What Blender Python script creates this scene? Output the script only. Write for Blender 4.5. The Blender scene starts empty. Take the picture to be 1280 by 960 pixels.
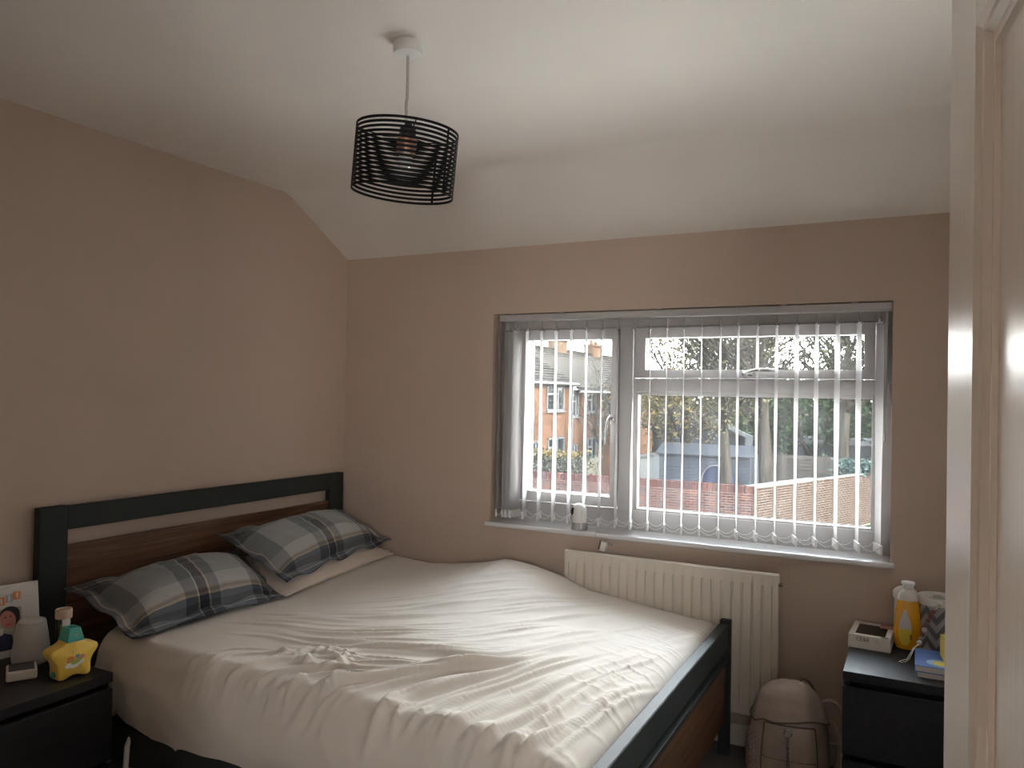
import bpy, bmesh, math, random
import numpy as np
from mathutils import Vector, Matrix, Euler
random.seed(7)
PI = math.pi
scene = bpy.context.scene
COL = scene.collection

# ------------------------------------------------------------------ camera
cam_d = bpy.data.cameras.new('camera'); cam = bpy.data.objects.new('camera', cam_d); COL.objects.link(cam)
cam_d.sensor_width = 36.0; cam_d.lens = 975.0/1280.0*36.0; cam_d.clip_start = 0.02; cam_d.clip_end = 300
_F = Vector((-.45934794, .88817086, .01232816)); _R = Vector((.88819556, .45910976, .01807974)); _U = Vector((-.01039792, -.01925471, .99976054))
cam.matrix_world = Matrix(((_R.x, _U.x, -_F.x, 2.76780486), (_R.y, _U.y, -_F.y, -3.3683253), (_R.z, _U.z, -_F.z, 1.45260938), (0, 0, 0, 1)))
scene.camera = cam

# ------------------------------------------------------------------ world, sun, exposure
world = bpy.data.worlds.new('world'); scene.world = world; world.use_nodes = True
nt = world.node_tree; nt.nodes.clear()
_o = nt.nodes.new('ShaderNodeOutputWorld'); _b = nt.nodes.new('ShaderNodeBackground')
_tc = nt.nodes.new('ShaderNodeTexCoord'); _sp = nt.nodes.new('ShaderNodeSeparateXYZ'); _rp = nt.nodes.new('ShaderNodeValToRGB')
nt.links.new(_tc.outputs['Generated'], _sp.inputs[0]); nt.links.new(_sp.outputs['Z'], _rp.inputs[0])
_rp.color_ramp.elements[0].position = 0.0; _rp.color_ramp.elements[0].color = (1.0, .975, .935, 1)
_rp.color_ramp.elements[1].position = 0.9; _rp.color_ramp.elements[1].color = (.72, .85, 1.0, 1)
nt.links.new(_rp.outputs[0], _b.inputs[0]); _b.inputs[1].default_value = 11.0
nt.links.new(_b.outputs[0], _o.inputs[0])
sun_d = bpy.data.lights.new('sun', 'SUN'); sun = bpy.data.objects.new('sun', sun_d); COL.objects.link(sun)
sun_d.energy = 14.0; sun_d.angle = math.radians(2.0); sun_d.color = (1.0, .86, .68)
sun.rotation_euler = Vector((-1.0, 0.12, -.55)).to_track_quat('-Z', 'Y').to_euler()
prt_d = bpy.data.lights.new('window_portal', 'AREA'); prt_d.shape = 'RECTANGLE'; prt_d.size = 1.80; prt_d.size_y = 1.06
prt_d.cycles.is_portal = True
prt = bpy.data.objects.new('window_portal', prt_d); COL.objects.link(prt); prt.location = (1.80, .34, 1.335); prt.rotation_euler = (-PI/2, 0, 0)
prt2_d = bpy.data.lights.new('landing_fill_portal', 'AREA'); prt2_d.shape = 'RECTANGLE'; prt2_d.size = .34; prt2_d.size_y = 1.02; prt2_d.cycles.is_portal = True
prt2 = bpy.data.objects.new('landing_fill_portal', prt2_d); COL.objects.link(prt2); prt2.location = (3.36, -4.84, 1.55); prt2.rotation_euler = (PI/2, 0, 0)  # serves the unseen landing opening that was added for fill light
scene.view_settings.view_transform = 'Standard'; scene.view_settings.look = 'None'
scene.view_settings.exposure = 2.15; scene.view_settings.gamma = 1.0; scene.view_settings.use_curve_mapping = False
scene.cycles.max_bounces = 14; scene.cycles.diffuse_bounces = 8; scene.cycles.transparent_max_bounces = 24
scene.cycles.sample_clamp_indirect = 8.0; scene.cycles.use_denoising = True

# ------------------------------------------------------------------ helpers
def tag(o, label=None, cat=None, group=None, kind=None):
    if label: o['label'] = label
    if cat: o['category'] = cat
    if group: o['group'] = group
    if kind: o['kind'] = kind
    return o
def empty(name, loc=(0, 0, 0), rot=(0, 0, 0), **k):
    o = bpy.data.objects.new(name, None); o.empty_display_size = .05; COL.objects.link(o)
    o.location = loc; o.rotation_euler = rot; tag(o, **k); return o
def link(name, me, m=None, parent=None, smooth=False, **k):
    if m is not None:
        for mm in (m if isinstance(m, (list, tuple)) else [m]): me.materials.append(mm)
    if smooth and len(me.polygons): me.polygons.foreach_set('use_smooth', [True]*len(me.polygons))
    o = bpy.data.objects.new(name, me); COL.objects.link(o)
    if parent is not None: o.parent = parent
    tag(o, **k); return o
def autosmooth(o, deg=40):
    me = o.data; me.polygons.foreach_set('use_smooth', [True]*len(me.polygons))
    bm = bmesh.new(); bm.from_mesh(me); a = math.radians(deg)
    for e in bm.edges:
        if len(e.link_faces) != 2 or e.calc_face_angle(0) > a: e.smooth = False
    bm.to_mesh(me); bm.free(); return o
def copy_obj(o, parent=None, label=None):
    c = o.copy(); COL.objects.link(c)
    if parent is not None: c.parent = parent
    for ch in list(o.children): copy_obj(ch, c)
    return c

class MB:
    """collects shapes; build() links them as one mesh object"""
    def __init__(s): s.v = []; s.f = []; s.mi = []
    def add(s, vs, fs, mi=0, M=None):
        n = len(s.v)
        s.v += [tuple(M @ Vector(p)) for p in vs] if M is not None else [tuple(p) for p in vs]
        s.f += [tuple(i+n for i in f) for f in fs]; s.mi += [mi]*len(fs); return s
    def box(s, a, b, bev=0.0, mi=0, M=None, seg=1):
        x0, y0, z0 = [min(p, q) for p, q in zip(a, b)]; x1, y1, z1 = [max(p, q) for p, q in zip(a, b)]
        vs = [(x0,y0,z0),(x1,y0,z0),(x1,y1,z0),(x0,y1,z0),(x0,y0,z1),(x1,y0,z1),(x1,y1,z1),(x0,y1,z1)]
        fs = [(0,3,2,1),(4,5,6,7),(0,1,5,4),(1,2,6,5),(2,3,7,6),(3,0,4,7)]
        if bev > 0:
            bm = bmesh.new(); bv = [bm.verts.new(p) for p in vs]
            for f in fs: bm.faces.new([bv[i] for i in f])
            bmesh.ops.bevel(bm, geom=list(bm.edges), offset=bev, segments=seg, affect='EDGES', profile=.5)
            bm.verts.ensure_lookup_table(); bm.verts.index_update()
            vs = [tuple(v.co) for v in bm.verts]; fs = [tuple(v.index for v in f.verts) for f in bm.faces]; bm.free()
        return s.add(vs, fs, mi, M)
    def tube(s, pts, r, n=8, mi=0, M=None, caps=True, closed=False):
        P = [Vector(p) for p in pts]; rs = r if isinstance(r, (list, tuple)) else [r]*len(P)
        vs = []; fs = []; ref = None; m = len(P)
        for i, p in enumerate(P):
            a = P[i-1] if (i > 0 or closed) else p; b = P[(i+1) % m] if (i < m-1 or closed) else p
            t = (b-a).normalized() if (b-a).length > 1e-9 else Vector((0, 0, 1))
            if ref is None: ref = Vector((1, 0, 0)) if abs(t.x) < .8 else Vector((0, 1, 0))
            u = (ref - t*ref.dot(t)).normalized(); w = t.cross(u); ref = u
            for k in range(n):
                c = 2*PI*k/n; vs.append(tuple(p + (u*math.cos(c)+w*math.sin(c))*rs[i]))
        for i in range(m if closed else m-1):
            j = (i+1) % m
            for k in range(n): fs.append((i*n+k, i*n+(k+1) % n, j*n+(k+1) % n, j*n+k))
        if caps and not closed: fs.append(tuple(range(n-1, -1, -1))); fs.append(tuple((m-1)*n+k for k in range(n)))
        return s.add(vs, fs, mi, M)
    def lathe(s, prof, n=32, mi=0, M=None, sx=1, sy=1):
        vs = []; fs = []; m = len(prof)
        for r, z in prof:
            for k in range(n): a = 2*PI*k/n; vs.append((r*math.cos(a)*sx, r*math.sin(a)*sy, z))
        for i in range(m-1):
            for k in range(n): fs.append((i*n+k, i*n+(k+1) % n, (i+1)*n+(k+1) % n, (i+1)*n+k))
        if prof[0][0] > 1e-6: fs.append(tuple(range(n-1, -1, -1)))
        if prof[-1][0] > 1e-6: fs.append(tuple((m-1)*n+k for k in range(n)))
        return s.add(vs, fs, mi, M)
    def prism(s, poly, d, mi=0, M=None):
        """polygon in xz, extruded along y from 0 to d"""
        n = len(poly); vs = [(x, 0, z) for x, z in poly]+[(x, d, z) for x, z in poly]
        fs = [tuple(range(n)), tuple(range(2*n-1, n-1, -1))]+[(i, i+n, (i+1) % n+n, (i+1) % n) for i in range(n)]
        return s.add(vs, fs, mi, M)
    def ball(s, c, r, n=10, mi=0, M=None, sc=(1, 1, 1)):
        prof = [(math.sin(PI*i/n), -math.cos(PI*i/n)) for i in range(n+1)]; vs = []; fs = []; k2 = n*2
        for a, z in prof:
            for k in range(k2):
                t = 2*PI*k/k2; vs.append((c[0]+r*sc[0]*a*math.cos(t), c[1]+r*sc[1]*a*math.sin(t), c[2]+r*sc[2]*z))
        for i in range(n):
            for k in range(k2): fs.append((i*k2+k, i*k2+(k+1) % k2, (i+1)*k2+(k+1) % k2, (i+1)*k2+k))
        return s.add(vs, fs, mi, M)
    def build(s, name, m, parent=None, smooth=False, auto=None, **k):
        me = bpy.data.meshes.new(name); me.from_pydata(s.v, [], s.f)
        if any(s.mi): 
            ms = m if isinstance(m, (list, tuple)) else [m]
            for q in ms: me.materials.append(q)
            me.polygons.foreach_set('material_index', s.mi); m = None
        me.update()
        bm = bmesh.new(); bm.from_mesh(me); bmesh.ops.recalc_face_normals(bm, faces=bm.faces); bm.to_mesh(me); bm.free()
        o = link(name, me, m, parent, smooth, **k)
        if auto: autosmooth(o, auto)
        return o

# ------------------------------------------------------------------ materials
def base_mat(name):
    m = bpy.data.materials.new(name); m.use_nodes = True; t = m.node_tree
    return m, t, t.nodes['Principled BSDF']
def N(t, typ, **kw):
    n = t.nodes.new(typ)
    for k, v in kw.items(): setattr(n, k, v)
    return n
def coords(t, scale=1.0, kind='Object', sc=None):
    tc = N(t, 'ShaderNodeTexCoord'); mp = N(t, 'ShaderNodeMapping')
    mp.inputs['Scale'].default_value = sc if sc else (scale,)*3
    t.links.new(tc.outputs[kind], mp.inputs[0]); return mp.outputs[0]
def pm(name, col, rough=.5, metal=0.0, var=.08, scale=12.0, bump=0.0, bscale=150.0, bsc=None, spec=.5, coat=0.0, sc=None, trans=0.0, bdist=.002):
    m, t, p = base_mat(name)
    ns = N(t, 'ShaderNodeTexNoise'); ns.inputs['Scale'].default_value = 1.0; ns.inputs['Detail'].default_value = 4
    t.links.new(coords(t, scale, sc=sc), ns.inputs['Vector'])
    rp = N(t, 'ShaderNodeValToRGB'); rp.color_ramp.elements[0].position = .3; rp.color_ramp.elements[1].position = .7
    rp.color_ramp.elements[0].color = (*[c*(1-var) for c in col], 1); rp.color_ramp.elements[1].color = (*[min(1, c*(1+var)) for c in col], 1)
    t.links.new(ns.outputs['Fac'], rp.inputs[0]); t.links.new(rp.outputs[0], p.inputs['Base Color'])
    p.inputs['Roughness'].default_value = rough; p.inputs['Metallic'].default_value = metal
    p.inputs['Specular IOR Level'].default_value = spec; p.inputs['Coat Weight'].default_value = coat
    p.inputs['Transmission Weight'].default_value = trans
    if bump > 0:
        b = N(t, 'ShaderNodeBump'); b.inputs['Strength'].default_value = bump; b.inputs['Distance'].default_value = bdist
        n2 = N(t, 'ShaderNodeTexNoise'); n2.inputs['Scale'].default_value = 1.0; n2.inputs['Detail'].default_value = 3
        t.links.new(coords(t, bscale, sc=bsc), n2.inputs['Vector']); t.links.new(n2.outputs['Fac'], b.inputs['Height'])
        t.links.new(b.outputs[0], p.inputs['Normal'])
    return m
def wood_mat(name, dark, light, axis='y', rough=.45):
    m, t, p = base_mat(name)
    sc = {'y': (14, 1.2, 30), 'x': (1.2, 14, 30), 'z': (14, 14, 1.2)}[axis]
    ns = N(t, 'ShaderNodeTexNoise'); ns.inputs['Scale'].default_value = 1.6; ns.inputs['Detail'].default_value = 8; ns.inputs['Distortion'].default_value = 1.1
    t.links.new(coords(t, sc=sc), ns.inputs['Vector'])
    rp = N(t, 'ShaderNodeValToRGB'); rp.color_ramp.elements[0].position = .36; rp.color_ramp.elements[1].position = .66
    rp.color_ramp.elements[0].color = (*dark, 1); rp.color_ramp.elements[1].color = (*light, 1)
    t.links.new(ns.outputs['Fac'], rp.inputs[0]); t.links.new(rp.outputs[0], p.inputs['Base Color']); p.inputs['Roughness'].default_value = rough
    b = N(t, 'ShaderNodeBump'); b.inputs['Strength'].default_value = .25; b.inputs['Distance'].default_value = .001
    t.links.new(ns.outputs['Fac'], b.inputs['Height']); t.links.new(b.outputs[0], p.inputs['Normal'])
    return m
def island_mat(name, stops, rough=.85, grain=.15):
    """a colour of its own for every loose piece of the mesh"""
    m, t, p = base_mat(name)
    g = N(t, 'ShaderNodeNewGeometry'); rp = N(t, 'ShaderNodeValToRGB'); rp.color_ramp.interpolation = 'LINEAR'
    el = rp.color_ramp.elements
    while len(el) < len(stops): el.new(.5)
    for i, c in enumerate(stops): el[i].position = i/(len(stops)-1); el[i].color = (*c, 1)
    t.links.new(g.outputs['Random Per Island'], rp.inputs[0])
    ns = N(t, 'ShaderNodeTexNoise'); ns.inputs['Scale'].default_value = 9; t.links.new(coords(t, 1), ns.inputs['Vector'])
    mx = N(t, 'ShaderNodeMix', data_type='RGBA', blend_type='OVERLAY'); mx.inputs[0].default_value = grain
    t.links.new(rp.outputs[0], mx.inputs[6]); t.links.new(ns.outputs['Fac'], mx.inputs[7]); t.links.new(mx.outputs[2], p.inputs['Base Color'])
    p.inputs['Roughness'].default_value = rough; p.inputs['Specular IOR Level'].default_value = 0
    return m

M = {}
M['wall'] = pm('wall_paint', (.53, .42, .345), .75, var=.03, scale=2.2, bump=.10, bscale=260, spec=.3)
M['ceiling'] = pm('ceiling_paint', (.76, .705, .655), .85, var=.03, scale=1.6, bump=.12, bscale=90, spec=.2)
M['gloss_white'] = pm('white_gloss_paint', (.86, .815, .76), .255, var=.03, scale=5, bump=.26, bsc=(130, 130, 7), spec=.42, bdist=.0016)
M['skirting'] = pm('skirting_paint', (.62, .58, .52), .4, var=.03)
M['bounce_wall'] = pm('bounce_wall_paint', (.80, .765, .72), .8, var=.02, scale=2)  # pale tone chosen for the unseen right wall so it bounces light
M['carpet'] = pm('carpet_pile', (.20, .18, .165), .97, var=.35, scale=260, bump=.9, bscale=420, spec=.1, bdist=.006)
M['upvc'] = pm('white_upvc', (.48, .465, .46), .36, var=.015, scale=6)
M['gasket'] = pm('black_gasket', (.02, .02, .022), .6, var=.1)
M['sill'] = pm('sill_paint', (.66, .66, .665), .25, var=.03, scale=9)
M['chrome'] = pm('brushed_chrome', (.62, .61, .60), .22, metal=1.0, var=.05)
M['frame_paint'] = pm('charcoal_green_paint', (.030, .034, .033), .58, spec=.22, var=.08, scale=7, bump=.06, bscale=200)
M['walnut'] = wood_mat('walnut_veneer', (.075, .034, .018), (.185, .090, .046), 'y')
M['radiator'] = pm('cream_enamel', (.63, .57, .49), .38, var=.025, scale=5)
M['black_ash'] = pm('black_brown_veneer', (.011, .0105, .0115), .34, var=.35, sc=(10, 60, 60), bump=.12, bsc=(20, 160, 160), spec=.5)
M['black_ash_r'] = pm('sky_tinted_veneer', (.012, .0125, .016), .46, var=.3, sc=(60, 8, 60), bump=.2, bsc=(160, 18, 160), spec=.30)  # same veneer as the nightstand, blue sky reflection put into its colour
M['black_metal'] = pm('black_metal', (.005, .005, .0055), .6, var=.1, spec=.2)
M['copper'] = pm('copper', (.62, .30, .20), .35, metal=1.0, var=.06)
M['bulb'] = pm('opal_bulb', (.72, .70, .66), .25, var=.02)
M['white_plastic'] = pm('white_plastic', (.72, .71, .69), .35, var=.02)
M['grey_plastic'] = pm('grey_plastic', (.36, .35, .34), .45, var=.03)
M['black_plastic'] = pm('black_plastic', (.010, .010, .011), .3, var=.1)
M['leather'] = pm('taupe_leather', (.36, .285, .24), .46, var=.10, scale=18, bump=.30, bscale=300, spec=.45)
M['leather_dark'] = pm('taupe_piping', (.115, .086, .070), .5, var=.08)
M['brass'] = pm('brass', (.70, .56, .34), .3, metal=1.0, var=.05)
M['flex'] = pm('flex_sleeve', (.52, .47, .43), .6, var=.05)

def fabric(name, col, trans=.0, rough=.9, bump=.15, bscale=700, sheen=.2, var=.03):
    m = pm(name, col, rough, var=var, scale=5, bump=bump, bscale=bscale, spec=.15, bdist=.0006)
    p = m.node_tree.nodes['Principled BSDF']; p.inputs['Sheen Weight'].default_value = sheen
    if trans:
        t = m.node_tree; tr = N(t, 'ShaderNodeBsdfTranslucent'); tr.inputs[0].default_value = (*col, 1); mx = N(t, 'ShaderNodeMixShader'); mx.inputs[0].default_value = trans
        out = t.nodes['Material Output']; t.links.new(p.outputs[0], mx.inputs[1]); t.links.new(tr.outputs[0], mx.inputs[2]); t.links.new(mx.outputs[0], out.inputs[0])
    return m
M['sheet'] = fabric('cream_cotton', (.585, .53, .468))
M['plain_pillow'] = fabric('beige_cotton', (.52, .44, .37))
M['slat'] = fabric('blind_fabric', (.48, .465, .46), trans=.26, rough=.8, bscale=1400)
def glass_mat(name, haze=.03, tint=(.97, .985, .98)):
    m = bpy.data.materials.new(name); m.use_nodes = True; t = m.node_tree; t.nodes.clear()
    out = N(t, 'ShaderNodeOutputMaterial'); tr = N(t, 'ShaderNodeBsdfTransparent'); tr.inputs[0].default_value = (*tint, 1)
    gl = N(t, 'ShaderNodeBsdfGlossy'); gl.inputs['Roughness'].default_value = .02
    fr = N(t, 'ShaderNodeFresnel'); fr.inputs[0].default_value = 1.35
    mx = N(t, 'ShaderNodeMixShader'); t.links.new(fr.outputs[0], mx.inputs[0]); t.links.new(tr.outputs[0], mx.inputs[1]); t.links.new(gl.outputs[0], mx.inputs[2])
    last = mx
    if haze:
        tl = N(t, 'ShaderNodeBsdfTranslucent'); tl.inputs[0].default_value = (1, 1, 1, 1)
        ns = N(t, 'ShaderNodeTexNoise'); ns.inputs['Scale'].default_value = 7; ns.inputs['Detail'].default_value = 6; t.links.new(coords(t, 1), ns.inputs['Vector'])
        ml = N(t, 'ShaderNodeMath', operation='MULTIPLY'); ml.inputs[1].default_value = haze*2; t.links.new(ns.outputs['Fac'], ml.inputs[0])
        m2 = N(t, 'ShaderNodeMixShader'); t.links.new(ml.outputs[0], m2.inputs[0]); t.links.new(mx.outputs[0], m2.inputs[1]); t.links.new(tl.outputs[0], m2.inputs[2]); last = m2
    t.links.new(last.outputs[0], out.inputs[0]); return m
M['pane'] = glass_mat('hazy_window_glass', .0022)  # translucent share mixed into the panes as a haze veiling the view
M['clear'] = glass_mat('clear_plastic', 0)

# ================================================================== SETTING
XR = 2.99; YF = -3.26; ZC = 2.425; ZB = 2.165; YK = -.456
RX0, RX1, RZ0, RZ1 = .917, 2.688, .807, 1.842
def struct(mb, name, m, label, cat, **k): return mb.build(name, m, kind='structure', label=label, cat=cat, **k)
struct(MB().box((-.3, -4.8, -.1), (4.3, .3, 0)), 'floor', M['carpet'], 'dark grey-brown carpet between the bed and the black chest', 'floor')
struct(MB().box((-.3, -3.38, 0), (0, .3, 2.6)), 'wall_left', M['wall'], 'taupe painted wall behind the headboard', 'wall')
b = MB(); b.box((0, 0, 0), (RX0, .3, 2.6)); b.box((RX1, 0, 0), (XR+.3, .3, 2.6)); b.box((RX0, 0, 0), (RX1, .3, RZ0)); b.box((RX0, 0, RZ1), (RX1, .3, 2.6))
struct(b, 'wall_back', M['wall'], 'taupe painted wall around the window', 'wall')
struct(MB().box((XR, -3.38, 0), (XR+.3, 0, 2.6)), 'wall_right', M['bounce_wall'], 'unseen wall behind the open white door, made pale to bounce light', 'wall')
b = MB(); b.box((0, -3.38, 0), (2.13, YF, 2.6)); b.box((2.95, -3.38, 0), (XR, YF, 2.6)); b.box((2.13, -3.38, 2.02), (2.95, YF, 2.6))
struct(b, 'wall_front', M['wall'], 'pale painted wall with the doorway', 'wall')
# ceiling: flat part, soft crease, sloping part down to the window wall
prof = [(-3.38, ZC), (YK-.05, ZC), (YK-.02, ZC-.004), (YK+.02, ZC-.018), (YK+.05, ZC-.035), (0.01, ZB-.003), (.3, ZB-.1), (.3, 2.7), (-3.38, 2.7)]
b = MB(); b.prism([(y, z) for y, z in prof], XR+.02, M=Matrix(((0, 1, 0, -.01), (1, 0, 0, 0), (0, 0, 1, 0), (0, 0, 0, 1))))
o = struct(b, 'ceiling', M['ceiling'], 'off-white ceiling sloping down above the window', 'ceiling'); autosmooth(o, 30)
b = MB(); b.box((1.2, -4.8, 0), (1.3, -3.38, 2.6)); b.box((4.2, -4.8, 0), (4.3, -3.38, 2.6)); b.box((XR, -3.38, 0), (4.3, -3.30, 2.6)); b.box((1.2, -4.8, 2.425), (4.3, -3.38, 2.6))
b.box((1.2, -4.8, 0), (3.20, -4.7, 2.6)); b.box((3.52, -4.8, 0), (4.3, -4.7, 2.6)); b.box((3.20, -4.8, 0), (3.52, -4.7, 1.05)); b.box((3.20, -4.8, 2.05), (3.52, -4.7, 2.6))  # end wall, with an unseen opening added to let in fill light
struct(b, 'wall_landing', M['ceiling'], 'pale walls of the landing beyond the doorway', 'wall')
b = MB(); b.box((.0, -.016, 0), (2.99, 0, .09), .003)
struct(b, 'baseboard_back', M['skirting'], 'white skirting board below the radiator', 'skirting board')
struct(MB().box((0, -3.26, 0), (.016, -.016, .09), .003), 'baseboard_left', M['skirting'], 'white skirting board along the headboard wall', 'skirting board')
struct(MB().box((2.974, -3.2, 0), (2.99, -.016, .09), .003), 'baseboard_right', M['skirting'], 'white skirting board behind the black chest', 'skirting board')

# ------------------------------------------------------------------ window
win = empty('window_1', (1.80, .16, .83), kind='structure', label='white window with a casement, a top light and a fixed pane', cat='window')
def wpart(mb, name, m, parent=None, **k):
    o = mb.build(name, m, parent or win, **k)
    if parent is None: o.matrix_parent_inverse = Matrix.Translation((-1.80, -.16, -.83))
    return o
b = MB(); yf0, yf1 = .125, .20
b.box((RX0, yf0, RZ0), (1.005, yf1, RZ1), .004); b.box((2.625, yf0, RZ0), (RX1, yf1, RZ1), .004)
b.box((1.0, yf0+.0005, RZ0), (2.63, yf1, .922), .004); b.box((1.0, yf0+.0005, 1.770), (2.63, yf1, RZ1), .004)
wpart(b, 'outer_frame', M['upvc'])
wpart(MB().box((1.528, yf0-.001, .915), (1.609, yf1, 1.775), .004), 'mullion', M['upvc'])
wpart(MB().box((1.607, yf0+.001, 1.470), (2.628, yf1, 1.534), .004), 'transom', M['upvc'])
def sash(x0, x1, z0, z1, l, r, bt, tp, y0=.105, y1=.18):
    b = MB(); bv = .006
    # mitred members
    for q in ([(x0, z0), (x0+l, z0+bt), (x0+l, z1-tp), (x0, z1)], [(x1, z0), (x1, z1), (x1-r, z1-tp), (x1-r, z0+bt)],
              [(x0, z0), (x1, z0), (x1-r, z0+bt), (x0+l, z0+bt)], [(x0, z1), (x0+l, z1-tp), (x1-r, z1-tp), (x1, z1)]):
        cx = sum(p[0] for p in q)/4; cz = sum(p[1] for p in q)/4
        q2 = [(cx+(p[0]-cx)*.9995, cz+(p[1]-cz)*.9995) for p in q]
        b.prism(q2, y1-y0, M=Matrix.Translation((0, y0, 0)))
    return b
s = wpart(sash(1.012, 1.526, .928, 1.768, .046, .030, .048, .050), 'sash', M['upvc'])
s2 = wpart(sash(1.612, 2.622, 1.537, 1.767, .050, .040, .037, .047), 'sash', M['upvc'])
def bead(x0, x1, z0, z1, w, y0, y1, nm, m):
    b = MB(); b.box((x0, y0, z0), (x0+w, y1, z1), .002); b.box((x1-w, y0, z0), (x1, y1, z1), .002); b.box((x0+w, y0, z0), (x1-w, y1, z0+w), .002); b.box((x0+w, y0, z1-w), (x1-w, y1, z1), .002)
    return wpart(b, nm, m)
bead(1.607, 2.628, .915, 1.472, .016, .128, .17, 'glazing_bead', M['upvc'])
for x0, x1, z0, z1 in ((1.056, 1.498, .974, 1.72), (1.66, 2.584, 1.572, 1.722), (1.621, 2.614, .93, 1.458)):
    bead(x0, x1, z0, z1, .004, .158, .166, 'gasket', M['gasket'])
    wpart(MB().box((x0-.002, .166, z0-.002), (x1+.002, .170, z1+.002)), 'pane', M['pane'])
b = MB(); b.box((1.49, .098, 1.318), (1.516, .106, 1.362), .003)
b.tube([(1.503, .10, 1.345), (1.503, .075, 1.348), (1.500, .066, 1.335), (1.496, .064, 1.30), (1.489, .068, 1.26), (1.487, .07, 1.225)], [.009, .009, .009, .0085, .008, .006], 10)
wpart(b, 'handle', M['chrome'], smooth=True, label='chrome casement handle')
b = MB(); b.box((2.10, .095, 1.545), (2.15, .106, 1.572), .003)
b.tube([(2.115, .10, 1.556), (2.115, .072, 1.556), (2.13, .062, 1.562), (2.17, .060, 1.572), (2.215, .066, 1.572), (2.24, .07, 1.568)], [.009, .009, .010, .008, .008, .006], 10)
wpart(b, 'handle', M['chrome'], smooth=True, label='chrome top light handle')
b = MB(); b.box((RX0+.001, -.005, .808), (RX1-.001, .126, .8275)); b.box((.905, -.042, .806), (2.704, 0, .828), .008, seg=3)
wpart(b, 'window_sill', M['sill'])

# ------------------------------------------------------------------ door (open, in the foreground on the right)
E0 = Vector((2.797, -2.454, 0)); hd = Vector((.119, -.9929, 0)).normalized()
# local frame: X from leading edge to hinge, Y away from the room side, Z up
DM = Matrix(((hd.x, -hd.y, 0, E0.x), (hd.y, hd.x, 0, E0.y), (0, 0, 1, .008), (0, 0, 0, 1)))
door = empty('door_1', (0, 0, 0), kind='structure', label='white gloss panelled door standing open on the right', cat='door'); door.matrix_world = DM
def dpart(mb, nm, m, **k): return mb.build(nm, m, door, **k)
W_, H_, T_ = .76, 1.98, .040
st, ms_ = .126, .085; pw = (W_-2*st-ms_)/2
panels = [(st, st+pw), (st+pw+ms_, W_-st)]; rows = [(.20, .78), (.93, 1.775)]
b = MB(); b.box((0, 0, 0), (st, T_, H_), .002); b.box((W_-st, 0, 0), (W_, T_, H_), .002)
dpart(b, 'stile', M['gloss_white'])
b = MB(); b.box((st+pw, 0, .2), (st+pw+ms_, T_, 1.775))
for z0, z1 in ((0, .2), (.78, .93), (1.775, H_)): b.box((st, 0, z0), (W_-st, T_, z1))
dpart(b, 'rail', M['gloss_white'])
for (x0, x1) in panels:
    for (z0, z1) in rows:
        b = MB(); w = .030; pr = [(0, .000), (.005, .004), (.009, .005), (.014, .011), (.020, .012), (.024, .009), (.028, .009), (w, .014)]
        vs = []; fs = []
        for d, y in pr: vs += [(x0+d, y, z0+d), (x1-d, y, z0+d), (x1-d, y, z1-d), (x0+d, y, z1-d)]
        for i in range(len(pr)-1):
            for k in range(4): fs.append((i*4+k, i*4+(k+1) % 4, i*4+4+(k+1) % 4, i*4+4+k))
        b.add(vs, fs); dpart(b, 'moulding', M['gloss_white'])
        dpart(MB().box((x0+w-.002, .0135, z0+w-.002), (x1-w+.002, .028, z1-w+.002)), 'door_panel', M['gloss_white'])
b = MB(); b.box((-.002, .008, .97), (.0005, .034, 1.12)); b.box((-.012, .015, 1.022), (0, .029, 1.044), .002)
dpart(b, 'latch', M['brass'], label='brass latch in the door edge')
b = MB(); b.box((.03, -.008, .90), (.075, 0, 1.015), .003); b.tube([(.052, -.004, .97), (.052, -.045, .97), (.065, -.055, .97), (.16, -.055, .968)], .009, 10)
dpart(b, 'handle', M['brass'], smooth=False, auto=40, label='brass lever handle')

# ================================================================== OBJECTS
# ------------------------------------------------------------------ radiator
rad = empty('radiator', (1.822, -.06, .16), label='cream panel radiator on the wall under the window', cat='radiator')
RO = Vector((1.822, -.06, .16))
def rel(mb, off): 
    mb.v = [(x-off[0], y-off[1], z-off[2]) for x, y, z in mb.v]; return mb
x0, x1, z0, z1 = 1.354, 2.291, .16, .747; nfl = 22; pitch = (x1-x0-.044)/nfl
cols = [(x0, 0, 1), (x0+.004, 1, 1), (x0+.018, 1, 1)]
xs = [(x0+.0, -.012), (x0+.004, 0), (x0+.022, 0)]
for i in range(nfl):
    a = x0+.022+i*pitch
    xs += [(a+.003, 'g'), (a+.006, 'f'), (a+pitch-.006, 'f'), (a+pitch-.003, 'g')]
xs += [(x1-.022, 0), (x1-.004, 0), (x1, -.012)]
zs = [(z0, 0, -.012), (z0+.004, 0, 0), (z0+.040, 0, 0), (z0+.050, 1, 0), (z1-.060, 1, 0), (z1-.050, 0, 0), (z1-.006, 0, 0), (z1, 0, -.010)]
vs = []; fs = []
for z, k, zo in zs:
    for x, g in xs:
        d = 0
        if g == 'g': d = -.0045*k
        elif g == 'f': d = .0035*k
        elif g != 0: d = g
        if zo: d = min(d, zo)
        vs.append((x, -.090-d, z))
nx = len(xs)
for j in range(len(zs)-1):
    for i in range(nx-1): fs.append((j*nx+i, j*nx+i+1, (j+1)*nx+i+1, (j+1)*nx+i))
o = rel(MB().add(vs, fs), RO).build('front_panel', M['radiator'], rad); autosmooth(o, 25)
rel(MB().box((x0+.001, -.079, z0+.001), (x1-.001, -.066, z1-.001), .003), RO).build('back_panel', M['radiator'], rad)
for xq in (x0+.12, x1-.16): rel(MB().box((xq, -.068, .25), (xq+.04, -.0005, .68)), RO).build('wall_bracket', M['radiator'], rad)
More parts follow.
